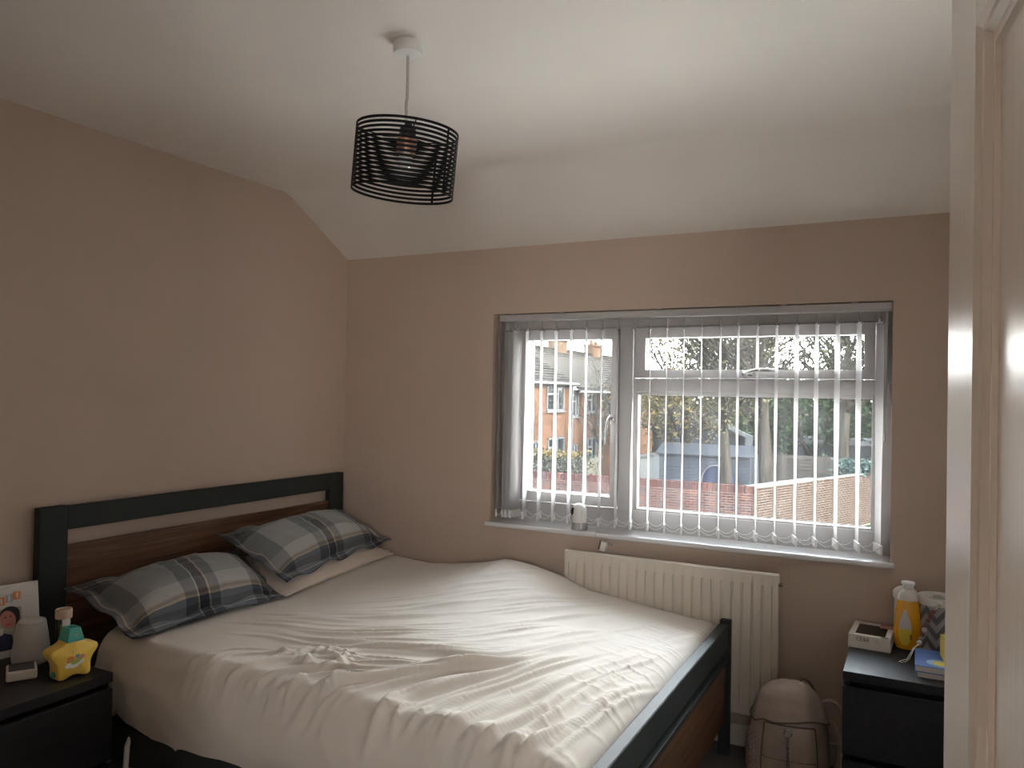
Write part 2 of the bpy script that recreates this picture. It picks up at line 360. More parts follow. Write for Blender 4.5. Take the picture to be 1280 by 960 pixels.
b = MB(); b.tube([(x1-.002, -.078, .705), (x1+.012, -.078, .705)], .008, 8); rel(b, RO).build('bleed_valve', M['chrome'], rad)
b = MB(); b.tube([(x0-.02, -.078, .20), (x0+.004, -.078, .20)], .010, 8); b.tube([(x0-.02, -.078, .205), (x0-.02, -.078, 0)], .0075, 8); b.tube([(x0-.02, -.078, .19), (x0-.02, -.078, .25)], .014, 10)
rel(b, RO).build('valve', M['white_plastic'], rad)

# ------------------------------------------------------------------ vertical blind
blind = empty('vertical_blind', (1.81, .03, 1.82), label='white vertical blind with its slats turned edge-on across the window', cat='blind')
BO = Vector((1.81, .03, 1.82))
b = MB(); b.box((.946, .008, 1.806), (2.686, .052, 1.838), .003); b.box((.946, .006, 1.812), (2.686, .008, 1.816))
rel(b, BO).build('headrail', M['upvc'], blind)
for x in (1.02, 1.28, 1.75, 2.28, 2.55):
    rel(MB().box((x-.015, .004, 1.832), (x+.015, .05, 1.8415), .002), BO).build('bracket', M['grey_plastic'], blind)
SX = [.934, .984, 1.004, 1.026, 1.079, 1.157, 1.233, 1.312, 1.390, 1.466, 1.546, 1.620, 1.699, 1.776, 1.853, 1.932, 2.014, 2.090, 2.170, 2.248, 2.328, 2.406, 2.485, 2.565, 2.641]
def slat_mesh():
    n, m = 8, 26; w = .089; vs = []; fs = []
    for j in range(m+1):
        z = -.055-(.905)*j/m; tw = .05*math.sin(j/m*5.5)
        for i in range(n+1):
            u = (i/n-.5)*w; c = .0035*(1-(2*i/n-1)**2)
            vs.append((c*math.cos(tw)-u*math.sin(tw), u*math.cos(tw)+c*math.sin(tw), z))
    for j in range(m):
        for i in range(n): a = j*(n+1)+i; fs.append((a, a+1, a+n+2, a+n+1))
    me = bpy.data.meshes.new('slat'); me.from_pydata(vs, [], fs); me.materials.append(M['slat']); me.polygons.foreach_set('use_smooth', [True]*len(me.polygons)); me.update(); return me
sm = slat_mesh()
hg = MB(); hg.box((-.002, -.012, -.06), (.002, .012, -.045)); hg.tube([(0, 0, -.05), (0, 0, -.018)], .0035, 6); hg.box((-.0022, -.0455, -.066), (.0062, .0455, -.057), .001)
hgm = hg.build('hanger', M['grey_plastic']); hgme = hgm.data; bpy.data.objects.remove(hgm)
wt = MB(); wt.box((-.0035, -.046, -.972), (.0048, .046, -.935), .0015); wm = wt.build('weight', M['white_plastic']); wme = wm.data; bpy.data.objects.remove(wm)
ends = []
for i, x in enumerate(SX):
    rz = math.radians(15) if i >= 4 else math.radians([14, -6, -10, -6][i])
    rz += random.uniform(-.02, .02)
    if i == 24: rz = math.radians(19)
    s = bpy.data.objects.new('slat', sm); COL.objects.link(s); s.parent = blind; s.location = (x-BO.x, .052-BO.y, 0); s.rotation_euler = (0, 0, rz)
    h = bpy.data.objects.new('hanger', hgme); COL.objects.link(h); h.parent = s
    w = bpy.data.objects.new('weight', wme); COL.objects.link(w); w.parent = s
    ends.append([(x - e*.046*math.sin(rz), .052 + e*.046*math.cos(rz)) for e in (-1, 1)])
for k in (0, 1):
    b = MB()
    for (a, c) in zip(ends[:-1], ends[1:]):
        p, q = Vector((*a[k], .884)), Vector((*c[k], .884)); L = (q-p).length; n = 10; dp = .024 if L > .05 else .03
        pts = [p.lerp(q, t/n)+Vector((0, 0, -dp*4*(t/n)*(1-t/n)*random.uniform(.93, 1.05))) for t in range(n+1)]
        b.tube(pts, [.0013 if t % 2 else .0019 for t in range(n+1)], 5)
    rel(b, BO).build('bead_chain', M['white_plastic'], blind)
b = MB(); b.tube([(2.668, .0, 1.80), (2.667, -.002, 1.55), (2.666, -.002, 1.32)], .0028, 6); b.tube([(2.666, -.002, 1.34), (2.666, -.002, 1.295)], .0055, 8)
b.tube([(2.661, .0, 1.80), (2.661, -.002, 1.32)], .0014, 5)
rel(b, BO).build('control_cord', M['grey_plastic'], blind)

# ------------------------------------------------------------------ bed frame
bed = empty('bed', (1.06, -.87, 0), label='dark charcoal bed frame with walnut panels in headboard and footboard', cat='bed')
BD = Vector((1.06, -.87, 0))
def bpart(mb, nm, m=M['frame_paint'], **k): return rel(mb, BD).build(nm, m, bed, **k)
hx0, hx1 = .018, .052; ya, yb = -1.694, -.062
bpart(MB().box((hx0, ya, 0), (hx1, ya+.104, 1.020), .002), 'headboard_post')
bpart(MB().box((hx0, yb-.104, 0), (hx1, yb, 1.016), .002), 'headboard_post')
bpart(MB().box((hx0+.001, ya+.105, .932), (hx1-.001, yb-.105, 1.016), .002), 'headboard_rail')
bpart(MB().box((hx0+.008, ya+.104, .30), (hx1-.010, yb-.104, .874), .002), 'headboard_panel', M['walnut'], label='walnut panel of the headboard')
fx0, fx1 = 2.068, 2.104; fa, fb = -1.72, -.098
bpart(MB().box((fx0, fb-.034, 0), (fx1+.006, fb, .545), .002), 'footboard_post')
bpart(MB().box((fx0, fa, 0), (fx1+.006, fa+.09, .545), .002), 'footboard_post')
bpart(MB().box((fx0-.002, fa+.091, .432), (fx1, fb-.035, .532), .003), 'footboard_rail')
bpart(MB().box((fx0+.008, fa+.09, .375), (fx1-.002, fb-.034, .396), .002), 'footboard_ledge')
bpart(MB().box((fx0+.012, fa+.09, .135), (fx1-.010, fb-.034, .376)), 'footboard_panel', M['walnut'], label='walnut panel of the footboard')
bpart(MB().box((hx1, -1.640, .20), (fx0, -1.610, .32), .002), 'side_rail'); bpart(MB().box((hx1, -.15, .20), (fx0, -.12, .32), .002), 'side_rail')
for i in range(12):
    x = .12+i*.168; bpart(MB().box((x, -1.61, .285), (x+.07, -.15, .30)), 'slat')
b = MB(); b.tube([(.475, -1.625, .31), (.475, -1.645, .27), (.475, -1.65, .20), (.49, -1.645, .178), (.62, -1.64, .165)], .009, 8); bpart(b, 'bracket', M['white_plastic'], smooth=True, label='pale metal bracket under the side')

# ------------------------------------------------------------------ value noise in numpy
_rng = np.random.RandomState(3); _tab = _rng.rand(512, 512)
def vnoise(x, y):
    xi = np.floor(x).astype(int); yi = np.floor(y).astype(int); fx = x-xi; fy = y-yi
    fx = fx*fx*fx*(fx*(fx*6-15)+10); fy = fy*fy*fy*(fy*(fy*6-15)+10)
    g = lambda a, c: _tab[a % 512, c % 512]
    return (g(xi, yi)*(1-fx)+g(xi+1, yi)*fx)*(1-fy)+(g(xi, yi+1)*(1-fx)+g(xi+1, yi+1)*fx)*fy
def ridge(x, y): return 1-np.abs(2*vnoise(x, y)-1)
def fbm(x, y, o=3):
    s = 0; a = .5
    for k in range(o): s = s+a*(vnoise(x*2**k+17*k, y*2**k+5*k)-.5); a *= .5
    return s
def sstep(a, b, x): t = np.clip((x-a)/(b-a), 0, 1); return t*t*(3-2*t)
def grid_mesh(name, P, uv=None):
    n, m, _ = P.shape; me = bpy.data.meshes.new(name); idx = np.arange(n*m).reshape(n, m)
    q = np.stack([idx[:-1, :-1], idx[1:, :-1], idx[1:, 1:], idx[:-1, 1:]], -1).reshape(-1, 4)
    me.vertices.add(n*m); me.vertices.foreach_set('co', P.reshape(-1).astype(np.float32))
    me.loops.add(q.size); me.loops.foreach_set('vertex_index', q.reshape(-1).astype(np.int32))
    me.polygons.add(len(q)); me.polygons.foreach_set('loop_start', np.arange(0, q.size, 4, dtype=np.int32)); me.polygons.foreach_set('loop_total', np.full(len(q), 4, dtype=np.int32))
    if uv is not None:
        l = me.uv_layers.new(name='UVMap'); l.data.foreach_set('uv', uv.reshape(-1, 2)[q.reshape(-1)].reshape(-1).astype(np.float32))
    me.polygons.foreach_set('use_smooth', np.ones(len(q), dtype=bool)); me.update(); me.validate(); return me

# ------------------------------------------------------------------ mattress in its sheet
def build_sheet():
    y0, y1, xa, xb = -1.645, -.085, .062, 2.062   # outer faces near / far, head / foot
    r = .062
    d = .0055
    q = np.arange(-.30, y1-y0-2*r+PI*r+.30, d); p = np.arange(r-PI*r/2-.24, (xb-xa-r)+PI*r/2+.20, d*1.05)
    S, Tt = np.meshgrid(q, p)                     # S across (near -> far), Tt along (head -> foot)
    Wd = y1-y0-2*r; arc = PI*r/2
    def side(dist):                                # dist: length past the start of the curve -> (outward, drop)
        a = np.clip(dist/r, 0, PI/2); ex = np.clip(dist-arc, 0, None)
        return r*np.sin(a), r*(1-np.cos(a))+ex
    on, dn = side(np.clip(arc-S-0.0, 0, None)); of, df = side(np.clip(S-arc-Wd, 0, None)); ox, dx = side(np.clip(Tt-(xb-xa-r), 0, None)); oh, dh = side(np.clip(r-Tt, 0, None))
    Y = y0+r+np.clip(S-arc, 0, Wd)-on+of; X = xa+np.clip(Tt, r, xb-xa-r)+ox-oh
    xt = np.interp
    near = np.interp(X, [0, .5, 1.0, 1.4, 1.75, 2.06], [.615, .612, .600, .590, .582, .545])
    far = np.interp(X, [0, .36, .68, .93, 1.08, 1.23, 1.35, 1.5, 1.7, 1.95, 2.06], [.63, .636, .616, .645, .684, .672, .645, .592, .566, .540, .535])
    k = np.ones(9)/9
    vy = np.clip((Y-y0)/(y1-y0), 0, 1); w = sstep(.45, 1.0, vy)
    mid = np.interp(X, [0, .5, 1.2, 1.7, 2.06], [.62, .618, .605, .59, .545])
    ztop = near*(1-sstep(0, .4, vy))+mid*sstep(0, .4, vy); ztop = ztop*(1-w)+far*w
    dxx_ = np.maximum(dx, dh); drop = np.maximum(np.maximum(dn, df), dxx_) + .35*np.minimum(np.maximum(dn, df), dxx_)
    top = np.exp(-(drop/.06)**2)
    # fold field: measured directions, folds laid as tapering ridges along its streamlines
    smp = np.array([(.9,-1.35,5),(1.3,-1.28,15),(1.46,-1.24,24),(1.0,-.75,45),(1.17,-.56,49),(1.1,-1.05,40),(1.4,-.85,55),(1.6,-.6,63),(1.48,-1.62,82),(1.55,-1.4,70),(1.7,-1.6,85),(1.75,-1.2,78),(1.85,-.9,72),(1.9,-1.3,88),(1.96,-.7,80),(2.0,-1.5,86),(1.2,-1.62,60),(.5,-1.0,10),(.5,-.5,30),(.6,-1.5,-5),(1.0,-1.64,70),(.75,-1.64,85),(1.2,-1.45,20)])
    vx, vy_ = np.cos(np.radians(smp[:, 2])), np.sin(np.radians(smp[:, 2]))
    def direc(x, y):
        w = 1/((smp[:, 0]-x)**2+(smp[:, 1]-y)**2+.004)**1.5; a = (w*vx).sum(); c = (w*vy_).sum(); l = math.hypot(a, c); return a/l, c/l
    rg = random.Random(5); Hh = np.zeros_like(S); dt = p[1]-p[0]
    def fold(x, y, L, sg, A, ang=None, jit=0.0):
        pts = []
        for sgn in (1, -1):
            cx, cy = x, y
            for k in range(int(L/2/.008)):
                dxx, dyy = direc(cx, cy) if ang is None else (math.cos(ang), math.sin(ang))
                if jit: a = jit*math.sin(k*.25+x*40); dxx, dyy = dxx*math.cos(a)-dyy*math.sin(a), dxx*math.sin(a)+dyy*math.cos(a)
                cx += sgn*dxx*.008; cy += sgn*dyy*.008; pts.append((cx, cy, 1-(k*.008/(L/2))))
        P = np.array(pts); si = (P[:, 1]-y0-r+arc-q[0])/d; ti = (P[:, 0]-xa-p[0])/dt
        R = int(3*sg/d)+1; t0, t1 = max(0, int(ti.min())-R), min(S.shape[0], int(ti.max())+R+2); s0, s1 = max(0, int(si.min())-R), min(S.shape[1], int(si.max())+R+2)
        if t1-t0 < 2 or s1-s0 < 2: return
        tmp = np.zeros((t1-t0, s1-s0))
        for (a, c, f) in zip(ti, si, P[:, 2]):
            f = max(0.0, f)**.6; sgl = sg*(.55+.45*f); R2 = int(2.8*sgl/d)+1
            ta, tb_ = max(t0, int(a)-R2), min(t1, int(a)+R2+2); sa, sb = max(s0, int(c)-R2), min(s1, int(c)+R2+2)
            if tb_ <= ta or sb <= sa: continue
            gt = ((np.arange(ta, tb_)-a)*dt)[:, None]; gs = ((np.arange(sa, sb)-c)*d)[None]
            np.maximum(tmp[ta-t0:tb_-t0, sa-s0:sb-s0], A*f*np.exp(-(gt**2+gs**2)/(2*sgl*sgl)), out=tmp[ta-t0:tb_-t0, sa-s0:sb-s0])
        Hh[t0:t1, s0:s1] += tmp
    U = rg.uniform
    for _ in range(150): fold(U(.75, 2.0), -1.70+1.25*U(0, 1)**1.5, U(.18, .60), U(.005, .011), U(.0025, .0065))      # general folds
    for _ in range(54): fold(U(1.25, 2.0), U(-1.70, -1.15), U(.40, .95), U(.007, .014), U(.007, .014))                # long folds from the near edge
    for _ in range(40): fold(U(.75, 1.55), U(-1.45, -1.05), U(.18, .55), U(.005, .010), U(.004, .009))               # folds right of the crumple
    for _ in range(30): x = U(.95, 1.25); fold(x, U(-1.50, -1.34), U(.05, .13), U(.005, .009), U(.006, .013), U(0, PI), .25)
    for _ in range(70): fold(U(.7, 1.95), U(-1.74, -1.60), U(.08, .22), U(.004, .009), U(.006, .013), math.radians(U(55, 100)))   # teeth over the near edge
    for _ in range(48): fold(U(1.84, 2.04), U(-1.6, -.2), U(.08, .24), U(.004, .008), U(.001, .0032), math.radians(U(-30, 15)))    # puckers against the footboard
    for _ in range(40): fold(U(.35, 1.6), U(-.8, -.2), U(.2, .5), U(.008, .016), U(.0015, .004))
    h = Hh+.016*fbm(X*2.2, Y*2.2+9)+.0035*fbm(X*9, Y*9)
    h = h*(.35+.65*sstep(.3, .7, X))
    top = np.exp(-(drop/.075)**2)
    Z = ztop-drop+h*top
    # sides: soft vertical drapes, slight belly
    sd = sstep(.03, .14, dn); dr = .010*(ridge(X*4.5+dn*2.6, dn*1.2)-.5)+.004*(ridge(X*10-dn*5+3, dn*1.6)-.5)
    Y = Y-.35*h*(1-top)*sstep(0, .03, dn)*np.exp(-(dn/.12)**2)-sd*(dr+.018*np.sin(np.clip(dn/.30, 0, 1)*PI)-.012*sstep(.2, .32, dn))
    sf = sstep(.03, .14, dx); X = X+sf*(.006*(ridge(Y*14, dx*6)-.5))*(dx < .3)
    X = np.minimum(X, 2.064)
    # the head corner beside the nightstand is drawn in and rounded
    X = X+.25*np.exp(-((Y-y0)/.20)**2)*np.clip(1-(X-xa)/.55, 0, 1)**1.5
    zmin = np.interp(X, [.30, .42, .47, .65, .80, 2.1], [.42, .385, .345, .300, .275, .27])+.003*np.sin(X*9); Z = np.maximum(Z, np.where(dx > .1, .31+.004*np.sin(Y*30), zmin))
    # far drape leans on the radiator side less
    me = grid_mesh('bed_sheet', np.stack([X, Y, Z], -1)); return me
me = build_sheet()
sheet = link('bed_sheet', me, M['sheet'], label='crumpled cream sheet covering the double mattress', cat='sheet')

# ------------------------------------------------------------------ pillows
def plaid():
    m, t, p = base_mat('plaid_cotton'); p.inputs['Roughness'].default_value = .9; p.inputs['Specular IOR Level'].default_value = .15; p.inputs['Sheen Weight'].default_value = .2
    tc = N(t, 'ShaderNodeTexCoord'); sp = N(t, 'ShaderNodeSeparateXYZ'); t.links.new(tc.outputs['UV'], sp.inputs[0])
    def ramp(stops, src, interp='CONSTANT'):
        r = N(t, 'ShaderNodeValToRGB'); r.color_ramp.interpolation = interp; el = r.color_ramp.elements
        while len(el) < len(stops): el.new(.5)
        for i, (ps, c) in enumerate(stops): el[i].position = ps; el[i].color = (*c, 1)
        t.links.new(src, r.inputs[0]); return r.outputs[0]
    F = (.285, .30, .305); G = (.078, .090, .098); K = (.010, .0105, .015); Wt = (.46, .46, .45); Tn = (.42, .30, .19); NV = (.026, .032, .052); L = (.50, .475, .45)
    U = [(0, NV), (.035, Tn), (.045, G), (.13, F), (.345, G), (.418, Wt), (.427, K), (.487, Tn), (.499, G), (.56, F), (.775, G), (.842, Wt), (.850, K), (.906, Tn), (.917, G), (.955, F)]
    V = [(0, NV), (.05, Wt), (.058, (.060, .070, .085)), (.10, K), (.135, NV), (.165, Tn), (.18, (.22, .18, .15)), (.20, Tn), (.212, L), (.33, F), (.72, G), (.80, NV), (.86, (.03, .034, .043)), (.92, Tn), (.935, G)]
    cu = ramp(U, sp.outputs['X']); cv = ramp(V, sp.outputs['Y'])
    gm = lambda s: s
    mx = N(t, 'ShaderNodeMix', data_type='RGBA', blend_type='MULTIPLY'); mx.inputs[0].default_value = 1; t.links.new(cu, mx.inputs[6]); t.links.new(cv, mx.inputs[7])
    sq = N(t, 'ShaderNodeMix', data_type='RGBA', blend_type='MIX'); sq.inputs[0].default_value = .5; t.links.new(cu, sq.inputs[6]); t.links.new(cv, sq.inputs[7])
    # woven look: geometric mean = sqrt(u*v)
    sx = N(t, 'ShaderNodeSeparateColor'); t.links.new(mx.outputs[2], sx.inputs[0]); cx = N(t, 'ShaderNodeCombineColor')
    for i in range(3):
        pw = N(t, 'ShaderNodeMath', operation='POWER'); pw.inputs[1].default_value = .5; t.links.new(sx.outputs[i], pw.inputs[0]); t.links.new(pw.outputs[0], cx.inputs[i])
    wv = N(t, 'ShaderNodeMix', data_type='RGBA', blend_type='MIX'); wv.inputs[0].default_value = .65; t.links.new(sq.outputs[2], wv.inputs[6]); t.links.new(cx.outputs[0], wv.inputs[7])
    t.links.new(wv.outputs[2], p.inputs['Base Color'])
    b = N(t, 'ShaderNodeBump'); b.inputs['Strength'].default_value = .2; b.inputs['Distance'].default_value = .0005
    ns = N(t, 'ShaderNodeTexNoise'); ns.inputs['Scale'].default_value = 600; t.links.new(tc.outputs['Object'], ns.inputs['Vector']); t.links.new(ns.outputs['Fac'], b.inputs['Height']); t.links.new(b.outputs[0], p.inputs['Normal'])
    return m
M['plaid'] = plaid()
def pillow(name, m, c00, c10, c01, c11, tt, tb, flange, seed, sag=.03, back=None, label=None, cat='pillow', group=None, hem=None, n=120, mm=90, flat=0):
    """c00 near-left(front), c10 front right, c01 back left, c11 back right; u along the front, v front->back"""
    C00, C10, C01, C11 = [np.array(c, float) for c in (c00, c10, c01, c11)]
    u = np.linspace(0, 1, n); v = np.linspace(0, 1, mm); Uu, Vv = np.meshgrid(u, v, indexing='ij')
    B = (C00[None, None]*(1-Uu)[..., None]*(1-Vv)[..., None]+C10*(Uu*(1-Vv))[..., None]+C01*((1-Uu)*Vv)[..., None]+C11*(Uu*Vv)[..., None])
    nrm = np.cross(C10-C00, C01-C00); nrm = nrm/np.linalg.norm(nrm)
    if nrm[2] < 0: nrm = -nrm
    fu = flange/np.linalg.norm(C10-C00); fv = flange/np.linalg.norm(C01-C00)
    a = np.clip((Uu-fu)/(1-2*fu), 0, 1); c = np.clip((Vv-fv)/(1-2*fv), 0, 1)
    sh = lambda s: np.clip(1-np.abs(2*s-1)**2.4, 0, 1)**.62
    hgt = sh(a)*sh(c)
    s = seed*13.7
    wr = .016*fbm(Uu*4+s, Vv*4+s, 3)*hgt+.007*(ridge(Uu*9+2*Vv+s, Vv*3+s)**2-.4)*hgt+.004*(ridge(Uu*5+s, Vv*16)**2-.4)*hgt
    rim = 1-np.clip(hgt*2.2, 0, 1)
    fl = rim*(.020*fbm(Uu*7+s, Vv*7+2*s, 3)+.010*np.sin(Uu*21+s)*np.cos(Vv*15+s))
    # edges pull in between corners
    pull_u = (4*Vv*(1-Vv))*.018; pull_v = (4*Uu*(1-Uu))*.020
    eu = (C10-C00)/np.linalg.norm(C10-C00); ev = (C01-C00)/np.linalg.norm(C01-C00)
    B = B + eu*((.5-Uu)*2*pull_u*np.abs(2*Uu-1)**2)[..., None] + ev*((.5-Vv)*2*pull_v*np.abs(2*Vv-1)**2)[..., None]
    top = B + nrm*(tt*hgt+wr+fl+.0022)[..., None]; bot = B - nrm*(tb*hgt-fl*1.0+.0022)[..., None]
    if flat: bot[..., 2] = np.maximum(bot[..., 2], flat)
    P = np.concatenate([top, bot[:, ::-1]], 1)
    uv = np.stack([np.concatenate([Uu, Uu], 1), np.concatenate([Vv, Vv[:, ::-1]], 1)], -1)
    # close the seams
    P = np.concatenate([P, P[:, :1]], 1); uv = np.concatenate([uv, uv[:, -1:]], 1)
    me = grid_mesh(name, P, uv)
    bm = bmesh.new(); bm.from_mesh(me); bmesh.ops.remove_doubles(bm, verts=bm.verts, dist=.0003)
    for rng in (0,): 
        bes = [e for e in bm.edges if e.is_boundary]
        if bes: bmesh.ops.holes_fill(bm, edges=bes, sides=0)
    bmesh.ops.recalc_face_normals(bm, faces=bm.faces); bm.to_mesh(me); bm.free()
    me.polygons.foreach_set('use_smooth', [True]*len(me.polygons))
    return link(name, me, m, label=label, cat=cat, group=group)
pillow('pillow', M['plaid'], (.515, -1.665, .630), (.56, -.99, .632), (.105, -1.635, .742), (.105, -.84, .742), .105, .045, .05, 1, label='grey plaid pillow by the nightstand, lying flat on the sheet', group='plaid pillows', flat=.600)
pillow('pillow', M['plain_pillow'], (.575, -1.03, .640), (.47, -.17, .645), (.13, -.97, .70), (.12, -.14, .70), .050, .05, .004, 4, label='plain beige pillow peeking out under the plaid pillow by the window wall', flat=.600)
pillow('pillow', M['plaid'], (.575, -1.03, .690), (.42, -.13, .700), (.10, -.965, .830), (.085, -.165, .842), .090, .008, .05, 2.3, label='grey plaid pillow propped on a beige pillow near the window wall', group='plaid pillows')

# ------------------------------------------------------------------ chests of drawers
def chest(name, loc, rz, w, d, h, label, m, cat='nightstand', ndr=2):
    """front faces local -Y; origin at the floor centre"""
    t = empty(name, loc, (0, 0, rz), label=label, cat=cat)
    b = MB(); b.box((-w/2, -d/2, h-.030), (w/2, d/2, h), .0015); b.build('top', m, t)
    b = MB(); b.box((-w/2+.001, -d/2+.022, 0), (-w/2+.02, d/2, h-.030)); b.box((w/2-.02, -d/2+.022, 0), (w/2-.001, d/2, h-.030)); b.box((-w/2+.02, d/2-.01, .02), (w/2-.02, d/2, h-.03)); b.box((-w/2+.02, -d/2+.05, .0), (w/2-.02, d/2-.01, .04))
    b.box((-w/2+.02, -d/2+.045, .04), (w/2-.02, -d/2+.055, h-.03)); b.build('carcass', m, t)
    dh = (h-.030-.02*ndr-.03)/ndr
    for i in range(ndr):
        z1 = h-.030-.020-i*(dh+.02)
        dr = MB().box((-w/2, -d/2, z1-dh), (w/2, -d/2+.020, z1), .0015).build('drawer', m, t)
    return t
chest('nightstand', (.2855, -2.14, 0), PI/2, .80, .481, .55, 'black-brown drawer unit beside the bed, below the yellow star', M['black_ash'], ndr=2)
chest('bedside_chest', (2.763, -.285, 0), 0, .40, .505, .55, 'black two-drawer chest in the corner beside the grey backpack', M['black_ash_r'], cat='chest', ndr=2)

# ------------------------------------------------------------------ pendant lamp
pend = empty('pendant_lamp', (1.50, -1.585, ZC), label='black ringed drum pendant lamp hanging from the ceiling', cat='lamp')
b = MB(); b.lathe([(.0, 0), (.0415, 0), (.0415, -.026), (.039, -.031), (.006, -.034), (.006, -.037), (0, -.037)], 40); b.build('ceiling_rose', M['white_plastic'], pend, auto=35)
b = MB(); b.tube([(0, 0, -.034), (.0005, 0, -.10), (.0, .0005, -.15), (-.003, 0, -.175), (-.0015, 0, -.195), (-.003, 0, -.228)], .0042, 10); b.build('cable', M['flex'], pend, smooth=True)
SH = Matrix.Translation((-.003, 0, -.333)) @ Matrix.Rotation(math.radians(4.5), 4, Vector((-.459, .888, 0))) @ Matrix.Rotation(math.radians(3), 4, Vector((.888, .459, 0)))
b = MB(); b.lathe([(.0, .108), (.010, .108), (.012, .098), (.022, .094), (.024, .074), (.024, .070), (.0, .070)], 24, M=SH); b.build('lamp_holder', M['black_plastic'], pend, auto=35)
b = MB(); b.lathe([(.0, .070), (.027, .070), (.0275, .035), (.0265, .028), (.020, .028), (.0, .028)], 28, M=SH); b.build('copper_collar', M['copper'], pend, auto=35, label='copper collar')
b = MB(); b.lathe([(.0, .030), (.013, .030), (.013, .020), (.0195, .016), (.0195, -.008), (.012, -.016), (.0, -.020)], 24, M=SH); b.build('bulb', M['bulb'], pend, auto=35)
shade = None
nr, R_, Hs = 15, .142, .177
b = MB(); n = 96
for k in range(nr):
    z = Hs/2-.003-k*(Hs-.006)/(nr-1); hh = .0034; th = .0012
    vs = []; fs = []
    for i in range(n):
        a = 2*PI*i/n
        for r, zz in ((R_, z-hh), (R_, z+hh), (R_-th*2, z+hh), (R_-th*2, z-hh)): vs.append((r*math.cos(a), r*math.sin(a), zz))
    for i in range(n):
        j = (i+1) % n
        for q in range(4): fs.append((i*4+q, j*4+q, j*4+(q+1) % 4, i*4+(q+1) % 4))
    b.add(vs, fs, M=SH)
shade = b.build('shade', M['black_metal'], pend)
for ph in (60, 150, -72):
    ph = math.radians(ph); a = math.atan2(-.888*math.cos(ph)+.459*math.sin(ph), .459*math.cos(ph)+.888*math.sin(ph)); c_, s_ = math.cos(a), math.sin(a)
    b = MB().box((R_-.0045, -.003, -Hs/2), (R_-.0015, .003, Hs/2), M=SH @ Matrix.Rotation(a, 4, 'Z')); b.build('strut', M['black_metal'], shade)
for i in range(3):
    a = math.radians(75+120*i); c_, s_ = math.cos(a), math.sin(a)
    b = MB().tube([(.022*c_, .022*s_, .071), (.07*c_, .07*s_, .071), ((R_-.003)*c_, (R_-.003)*s_, .088)], .0018, 6, M=SH); b.build('spider_arm', M['black_metal'], shade)

# ------------------------------------------------------------------ things on the nightstand
ZT = .55
def star_poly(R, r, n=5, rot=PI/2, rd=.25, seg=5):
    pts = [(R if i % 2 == 0 else r) for i in range(2*n)]
    P = [Vector((math.cos(rot+PI*i/n)*q, math.sin(rot+PI*i/n)*q)) for i, q in enumerate(pts)]; out = []
    for i, p in enumerate(P):
        a, c = P[i-1], P[(i+1) % len(P)]; k = rd if i % 2 == 0 else rd*.7
        s0 = p.lerp(a, k); s1 = p.lerp(c, k)
        for j in range(seg+1):
            t = j/seg; out.append(tuple(s0*(1-t)**2+p*2*t*(1-t)+s1*t*t))
    return out
M['star_yellow'] = pm('yellow_plastic', (.80, .54, .09), .32, var=.03); M['teal'] = pm('teal_plastic', (.06, .36, .30), .35, var=.05)
star = empty('star_night_light', (.445, -1.828, ZT), (0, 0, math.radians(84)), label='yellow star-shaped toy with teal top on the nightstand', cat='toy')
# local: face looks along -Y
poly = star_poly(.087, .052, rd=.45); zoff = .066
P0 = [(x, z+zoff) for x, z in poly]; n = len(P0); cx, cz = 0, zoff
layers = [(.93, -.0255), (.98, -.0225), (1.0, -.017), (1.0, .022), (.98, .0275), (.93, .0305)]
vs = [(cx+(x-cx)*s, y, cz+(z-cz)*s) for s, y in layers for x, z in P0]
fs = [(i*n+k, i*n+(k+1) % n, (i+1)*n+(k+1) % n, (i+1)*n+k) for i in range(5) for k in range(n)]
vs += [(0, -.0275, zoff), (0, .0275, zoff)]; c0, c1 = len(vs)-2, len(vs)-1
fs += [(c0, (k+1) % n, k) for k in range(n)]+[(c1, 5*n+k, 5*n+(k+1) % n) for k in range(n)]
zmn = min(v[2] for v in vs); vs = [(x, y, z-zmn) for x, y, z in vs]
MB().add(vs, fs).build('body', M['star_yellow'], star, auto=50)
ztp = .085+zoff-zmn
b = MB(); a_, c_ = (.026, .029), (.0165, .022); zb_, zt_ = ztp-.036, ztp+.004
q = [(-a_[0], -a_[1], zb_), (a_[0], -a_[1], zb_), (a_[0], a_[1], zb_), (-a_[0], a_[1], zb_), (-c_[0], -c_[1], zt_), (c_[0], -c_[1], zt_), (c_[0], c_[1], zt_), (-c_[0], c_[1], zt_),
     (-c_[0]*.6, -c_[1]*.6, zt_), (c_[0]*.6, -c_[1]*.6, zt_), (c_[0]*.6, c_[1]*.6, zt_), (-c_[0]*.6, c_[1]*.6, zt_), (-c_[0]*.5, -c_[1]*.5, zt_-.012), (c_[0]*.5, -c_[1]*.5, zt_-.012), (c_[0]*.5, c_[1]*.5, zt_-.012), (-c_[0]*.5, c_[1]*.5, zt_-.012)]
fs = [(3, 2, 1, 0)]+[(i, (i+1) % 4, (i+1) % 4+4, i+4) for i in range(4)]+[(4+i, 4+(i+1) % 4, 8+(i+1) % 4, 8+i) for i in range(4)]+[(8+i, 8+(i+1) % 4, 12+(i+1) % 4, 12+i) for i in range(4)]+[(12, 13, 14, 15)]
b.add(q, fs).build('top_cap', M['teal'], star, label='teal cap on top')
b = MB(); b.lathe([(0, 0), (.011, 0), (.011, .003), (0, .003)], 20, M=Matrix.Translation((-.050, 0, .018)) @ Matrix.Rotation(-PI/2+.3, 4, 'Y')); b.build('speaker_button', M['teal'], star, label='teal button on the side')
def flatcol(n_, c, r=.6): return pm('print_'+n_, c, r, var=.04, scale=60)
